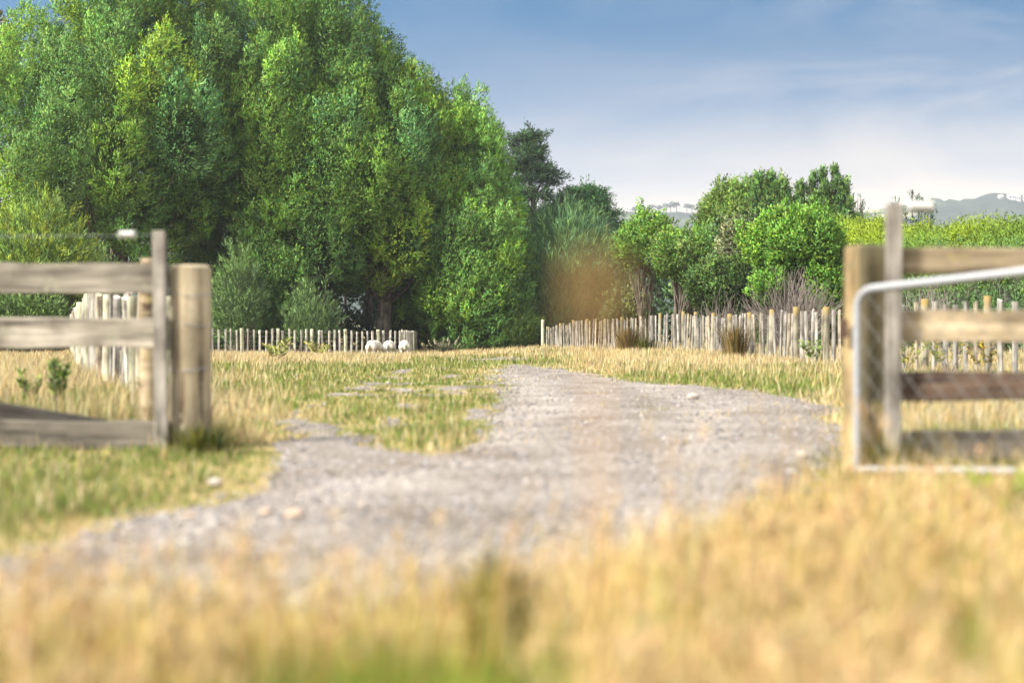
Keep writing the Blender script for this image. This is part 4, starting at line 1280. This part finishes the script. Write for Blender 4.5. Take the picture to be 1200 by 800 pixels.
def tussock(name, label, x, y, h, n, pal, spread=.12, w=.006, heads=0, headcol=None, fan=.5, group=None, cat='tussock'):
    g = float(terrain(x, y)); root = empty(name, (x, y, g)); tag(root, label, cat, group)
    a = rng.random(n) * 6.283; q = rng.random(n) ** .7
    H = h * (.55 + .5 * rng.random(n))
    B = np.stack([np.cos(a) * q * spread, np.sin(a) * q * spread, np.full(n, -.02)], 1)
    out_ = np.stack([np.cos(a), np.sin(a), 0 * a], 1)
    l = (fan * (.3 + .9 * q))[:, None]
    mid = B + out_ * l * H[:, None] * .35 + np.stack([0 * a, 0 * a, H * .6], 1)
    tip = B + out_ * l * H[:, None] + np.stack([0 * a, 0 * a, H * (1 - .25 * q)], 1)
    sd = np.stack([-np.sin(a), np.cos(a), 0 * a], 1) * w / 2
    V = np.stack([B - sd, B + sd, mid + sd, mid - sd, tip], 1); base = (np.arange(n) * 5)[:, None]
    loops = np.concatenate([base + np.array([0, 1, 2, 3]), base + np.array([3, 2, 4])], 1).ravel()
    C = pickc(pal, n); nr = unit(out_ * .6 + np.array([0, 0, .7]))
    np_mesh('leaves', V.reshape(-1, 3), loops, np.tile([4, 3], n), GRASS, root, np.repeat(C, 5, 0), np.repeat(nr, 5, 0))
    if heads:
        lv = Leaves()
        for k in range(heads):
            i = rng.integers(n); p = tip[i] + np.array([0, 0, h * .02]); d = unit(tip[i] - mid[i] + np.array([0, 0, .2]))
            mm = 60; s = rng.random(mm)
            lv.strokes(p + d * s[:, None] * h * .32 + rng.normal(size=(mm, 3)) * h * .012, unit(d + rng.normal(size=(mm, 3)) * .35), np.full(mm, h * .08), h * .022, pickc(headcol, mm), np.tile(unit(np.array([-.3, -.3, .8])), (mm, 1)))
        lv.build('plumes', GRASS, root)
    return root


RUSH = np.array([[.42, .28, .10], [.50, .34, .12], [.30, .22, .08], [.22, .20, .06]])
GR2 = np.array([[.12, .17, .03], [.18, .22, .04], [.3, .28, .07]])
tussock('grass_tussock', 'brown dry tussock at the foot of the long fence where it dips', gx(736, 47), 47, 1.05, 420, RUSH, .35, .016, fan=.55)
tussock('grass_tussock', 'brown green tussock against the nearer palings of the long fence', gx(862, 34), 34, 1.15, 360, RUSH, .25, .012, fan=.45)
tussock('grass_tussock', 'green tussock beside the brown one at the fence dip', gx(756, 46), 46, .65, 240, GR2, .3, .014, fan=.6)
tussock('flax_clump', 'pale plumed clump in front of the dark gap under the trees', gx(521, 60), 60, .62, 200, np.array([[.3, .33, .2], [.4, .4, .26]]), .3, .022, 16, np.array([[.7, .62, .42], [.76, .68, .5]]), fan=1.0, cat='flax')
tussock('grass_tussock', 'green gold tussock out of focus in the near grass by the gravel', gx(584, 2.6), 2.6, .35, 520, np.array([[.40, .37, .07], [.32, .33, .06], [.46, .40, .09]]), .05, .005, fan=.16)
tussock('grass_tussock', 'green tussock at the foot of the right strainer post', gx(1048, 6.6), 6.6, .3, 260, GR2, .12, .006, fan=.5)
tussock('grass_tussock', 'low green tussock at the base of the thick left gate post', gx(238, 8.0), 8.0, .24, 320, GR2, .2, .006, fan=.6)


def weed(label, px, py, h, Y, cols, nleaf=120, leaf=(.08, .035), spread=.5, stems=6, name='weed_plant'):
    x = gx(px, Y); g = float(terrain(x, Y)); root = empty(name, (x, Y, g)); tag(root, label, 'weed'); lv = Leaves(); mb = MB()
    for s in range(stems):
        a = rng.random() * 6.28; tipv = np.array([math.cos(a) * spread * h * .6, math.sin(a) * spread * h * .6, h * rng.uniform(.65, 1)])
        mb.tube([(0, 0, -.03), tuple(tipv * np.array([.4, .4, .55])), tuple(tipv)], [.006, .005, .002], 5)
        k = nleaf // stems; t = .3 + .7 * rng.random(k)
        P = tipv * np.stack([t, t, t ** .9], 1); aa = rng.random(k) * 6.28
        D = unit(np.stack([np.cos(aa), np.sin(aa), .5 + .5 * rng.random(k)], 1))
        lv.strokes(P, D, leaf[0] * (.6 + .7 * rng.random(k)), leaf[1], pickc(np.array(cols), k), unit(np.stack([np.cos(aa) * .4, np.sin(aa) * .4, np.full(k, .9)], 1)))
    mb.build('stems', TWIG, root); lv.build('leaves', LEAF, root)


WC = [[.10, .15, .04], [.12, .17, .045], [.09, .13, .045]]
weed('leafy green weed, larger of the pair in the paddock behind the left rails', 66, 465, .48, 12.0, WC, 200, (.075, .026), .6)
weed('smaller green weed of the pair in the paddock behind the left rails', 34, 462, .34, 12.5, WC, 110, (.07, .026), .45, 4)
weed('bright green leafy plant between the cream fence and left batten', 178, 482, .36, 10.6, [[.085, .15, .02], [.11, .18, .025]], 150, (.07, .05), .9)
weed('grey green thistle like weed in the straw right of the thick post', 325, 425, .55, 32, [[.2, .22, .08], [.26, .26, .1]], 130, (.16, .05), .8, 7)
weed('leggy weed in front of the whitish fence', 372, 415, .6, 50, [[.22, .23, .08], [.28, .27, .1]], 150, (.2, .06), 1.2, 8)
weed('yellow green weed growing among palings behind the right gate', 1060, 425, .75, 23.5, [[.14, .17, .03], [.2, .2, .04]], 260, (.06, .035), .9, 8)
weed('yellow green creeper bush on the palings behind the second right rail', 1112, 425, .8, 22.3, [[.15, .18, .03], [.22, .2, .04], [.11, .15, .03]], 320, (.06, .035), 1.0, 9)
weed('orange tinted bush at the paling foot near the right picture edge', 1155, 430, .7, 21.2, [[.25, .17, .04], [.2, .18, .04]], 240, (.06, .035), .9, 8)
weed('small green plant at the gap in the long fence palings', 955, 420, .55, 28.4, WC, 90, (.12, .05), .8, 6)
weed('dark sapling weed standing in the near dry grass at right', 1178, 600, .30, 4.1, [[.14, .17, .04], [.2, .22, .05]], 80, (.07, .022), .4, 4)

# a rust brown dock seed spike right in front of the lens, thrown out of focus
def dock():
    Y = .98; x = gx(700, Y); g = float(terrain(x, Y)); root = empty('dock_plant', (x, Y, g)); tag(root, 'rust brown dock seed spike close to the viewer, blurred to a soft patch', 'weed')
    mb = MB(); top = hz(296, Y) - g; bot = hz(380, Y) - g
    mb.tube([(0.004, 0, -.03), (-.002, 0, top * .5), (0, 0, top)], [.0028, .002, .001], 6); mb.build('stem', plain_mat('dock_stem', (.42, .24, .10), .8), root)
    lv = Leaves(); n = 430; z = bot + (top - bot) * rng.random(n)
    a = rng.random(n) * 6.28; r = .020 * rng.random(n) ** .5
    P = np.stack([np.cos(a) * r, np.sin(a) * r, z], 1); D = unit(np.stack([np.cos(a), np.sin(a), .2 * rng.normal(size=n)], 1))
    lv.strokes(P, D, .006 * (.6 + .8 * rng.random(n)), .005, pickc(np.array([[.52, .36, .17], [.58, .42, .2], [.46, .3, .13]]), n), unit(np.stack([np.cos(a), np.sin(a), .4 + 0 * a], 1)))
    lv.build('seed_spike', GRASS, root)


dock()

# ================================================================== AIR, SKY, LIGHT, CAMERA
EL, AZ = 42.0, -34.0       # sun height; degrees behind the exact left
el, az = math.radians(EL), math.radians(AZ)
sdir = Vector((-math.cos(el) * math.cos(az), math.cos(el) * math.sin(az), math.sin(el)))
sl = bpy.data.lights.new('sun', 'SUN'); sl.energy = 2.9; sl.angle = math.radians(10); sl.color = (1, .93, .80)
so = bpy.data.objects.new('sun', sl); so.rotation_euler = sdir.to_track_quat('Z', 'Y').to_euler(); COL.objects.link(so)

w = bpy.data.worlds.new('World'); S.world = w; w.use_nodes = True
nt = w.node_tree; nt.nodes.clear(); L = nt.links
out = N(nt, 'ShaderNodeOutputWorld'); bg = N(nt, 'ShaderNodeBackground', inp={'Strength': .15}); L.new(bg.outputs[0], out.inputs[0])
tc = N(nt, 'ShaderNodeTexCoord'); sx = N(nt, 'ShaderNodeSeparateXYZ'); L.new(tc.outputs['Generated'], sx.inputs[0])
zz = N(nt, 'ShaderNodeMath', operation='MULTIPLY', inp={1: 4.5}); L.new(sx.outputs[2], zz.inputs[0])
cm = N(nt, 'ShaderNodeCombineXYZ'); L.new(sx.outputs[0], cm.inputs[0]); L.new(sx.outputs[1], cm.inputs[1]); L.new(zz.outputs[0], cm.inputs[2])
nv = N(nt, 'ShaderNodeVectorMath', operation='NORMALIZE'); L.new(cm.outputs[0], nv.inputs[0])
sky = N(nt, 'ShaderNodeTexSky'); sky.sky_type = 'NISHITA'; sky.sun_disc = False; sky.sun_elevation = el; sky.sun_rotation = math.radians(-90 + AZ)
sky.air_density = 1.0; sky.dust_density = .6; sky.ozone_density = 2.0
L.new(nv.outputs[0], sky.inputs['Vector'])
hs = N(nt, 'ShaderNodeHueSaturation', inp={'Hue': .482, 'Saturation': 1.7, 'Value': .25}); L.new(sky.outputs[0], hs.inputs['Color'])
# thin high cirrus and a pale warm band near the horizon
mp = N(nt, 'ShaderNodeMapping'); mp.inputs['Scale'].default_value = (3.2, 3.2, 13); mp.inputs['Rotation'].default_value = (0, math.radians(12), 0); L.new(tc.outputs['Generated'], mp.inputs[0])
cn = N(nt, 'ShaderNodeTexNoise', inp={'Scale': 1.6, 'Detail': 8.0, 'Roughness': .58, 'Distortion': .7}); L.new(mp.outputs[0], cn.inputs['Vector'])
cr = ramp(nt, [(.42, (0, 0, 0)), (.75, (1, 1, 1))]); L.new(cn.outputs[0], cr.inputs[0])
xr = N(nt, 'ShaderNodeMapRange', inp={'From Min': -.12, 'From Max': .26, 'To Min': .02, 'To Max': .5}); L.new(sx.outputs[0], xr.inputs[0])
cf = N(nt, 'ShaderNodeMath', operation='MULTIPLY'); L.new(cr.outputs[0], cf.inputs[0]); L.new(xr.outputs[0], cf.inputs[1])
c1 = mixc(nt, cf.outputs[0], hs.outputs[0], (.86, .89, 1.0))
# unseen brightening added to the sky overhead and behind the camera, as fill light
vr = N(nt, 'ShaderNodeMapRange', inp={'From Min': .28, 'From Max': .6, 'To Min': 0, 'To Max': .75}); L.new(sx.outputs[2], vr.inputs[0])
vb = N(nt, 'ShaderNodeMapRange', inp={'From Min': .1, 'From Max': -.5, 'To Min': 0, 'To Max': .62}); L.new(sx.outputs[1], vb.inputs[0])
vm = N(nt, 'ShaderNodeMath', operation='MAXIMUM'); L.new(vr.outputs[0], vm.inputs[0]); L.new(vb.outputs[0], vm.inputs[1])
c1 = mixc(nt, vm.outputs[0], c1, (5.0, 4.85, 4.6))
hb = ramp(nt, [(.0, (1, 1, 1)), (.075, (.95, .95, .95)), (.115, (.52, .52, .52)), (.165, (.14, .14, .14)), (.23, (0, 0, 0))], 'EASE'); L.new(sx.outputs[2], hb.inputs[0])
hn = N(nt, 'ShaderNodeMapRange', inp={'From Min': .3, 'From Max': .7, 'To Min': .88, 'To Max': 1.0}); L.new(cn.outputs[0], hn.inputs[0])
hx = N(nt, 'ShaderNodeMapRange', inp={'From Min': -.15, 'From Max': .2, 'To Min': .6, 'To Max': 1.0}); L.new(sx.outputs[0], hx.inputs[0])
h0 = N(nt, 'ShaderNodeMath', operation='MULTIPLY'); L.new(hb.outputs[0], h0.inputs[0]); L.new(hx.outputs[0], h0.inputs[1])
hf = N(nt, 'ShaderNodeMath', operation='MULTIPLY'); L.new(h0.outputs[0], hf.inputs[0]); L.new(hn.outputs[0], hf.inputs[1])
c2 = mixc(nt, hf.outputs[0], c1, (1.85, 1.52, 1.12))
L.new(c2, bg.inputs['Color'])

# haze: one closed box of thin pale air
HAZE = .0003
hm = MB(); hm.box((0, 1000, 66), (4300, 2160, 148)); m, nt, out = newmat('haze_air')
pv = N(nt, 'ShaderNodeVolumePrincipled', inp={'Density': HAZE, 'Anisotropy': .2}); pv.inputs['Color'].default_value = (.62, .65, .74, 1)
nt.links.new(pv.outputs[0], out.inputs['Volume'])
hzb = hm.build('haze', m); hzb.location.z = -.0; tag(hzb, 'thin pale summer haze over the distance', 'haze', kind='stuff')

cd = bpy.data.cameras.new('camera'); cam = bpy.data.objects.new('camera', cd); COL.objects.link(cam)
cam.location = (0, 0, EYE); cam.rotation_euler = (math.radians(90), 0, 0)
cd.lens = 36 * F / 1200; cd.sensor_width = 36; cd.shift_y = -(400 - HZ) / 1200; cd.clip_start = .05; cd.clip_end = 9000
cd.dof.use_dof = True; cd.dof.focus_distance = 52; cd.dof.aperture_fstop = 1.35; cd.dof.aperture_blades = 0
S.camera = cam

vs = S.view_settings; vs.view_transform = 'Standard'; vs.look = 'None'; vs.exposure = 2.35; vs.gamma = 1; vs.use_curve_mapping = False
S.render.engine = 'CYCLES'
cy = S.cycles; cy.use_denoising = True; cy.max_bounces = 6; cy.diffuse_bounces = 3; cy.glossy_bounces = 2; cy.transmission_bounces = 4; cy.volume_bounces = 0; cy.transparent_max_bounces = 8
cy.sample_clamp_indirect = 6; cy.caustics_reflective = False; cy.caustics_refractive = False
try: cy.denoiser = 'OPENIMAGEDENOISE'; cy.denoising_input_passes = 'RGB_ALBEDO_NORMAL'
except Exception: pass
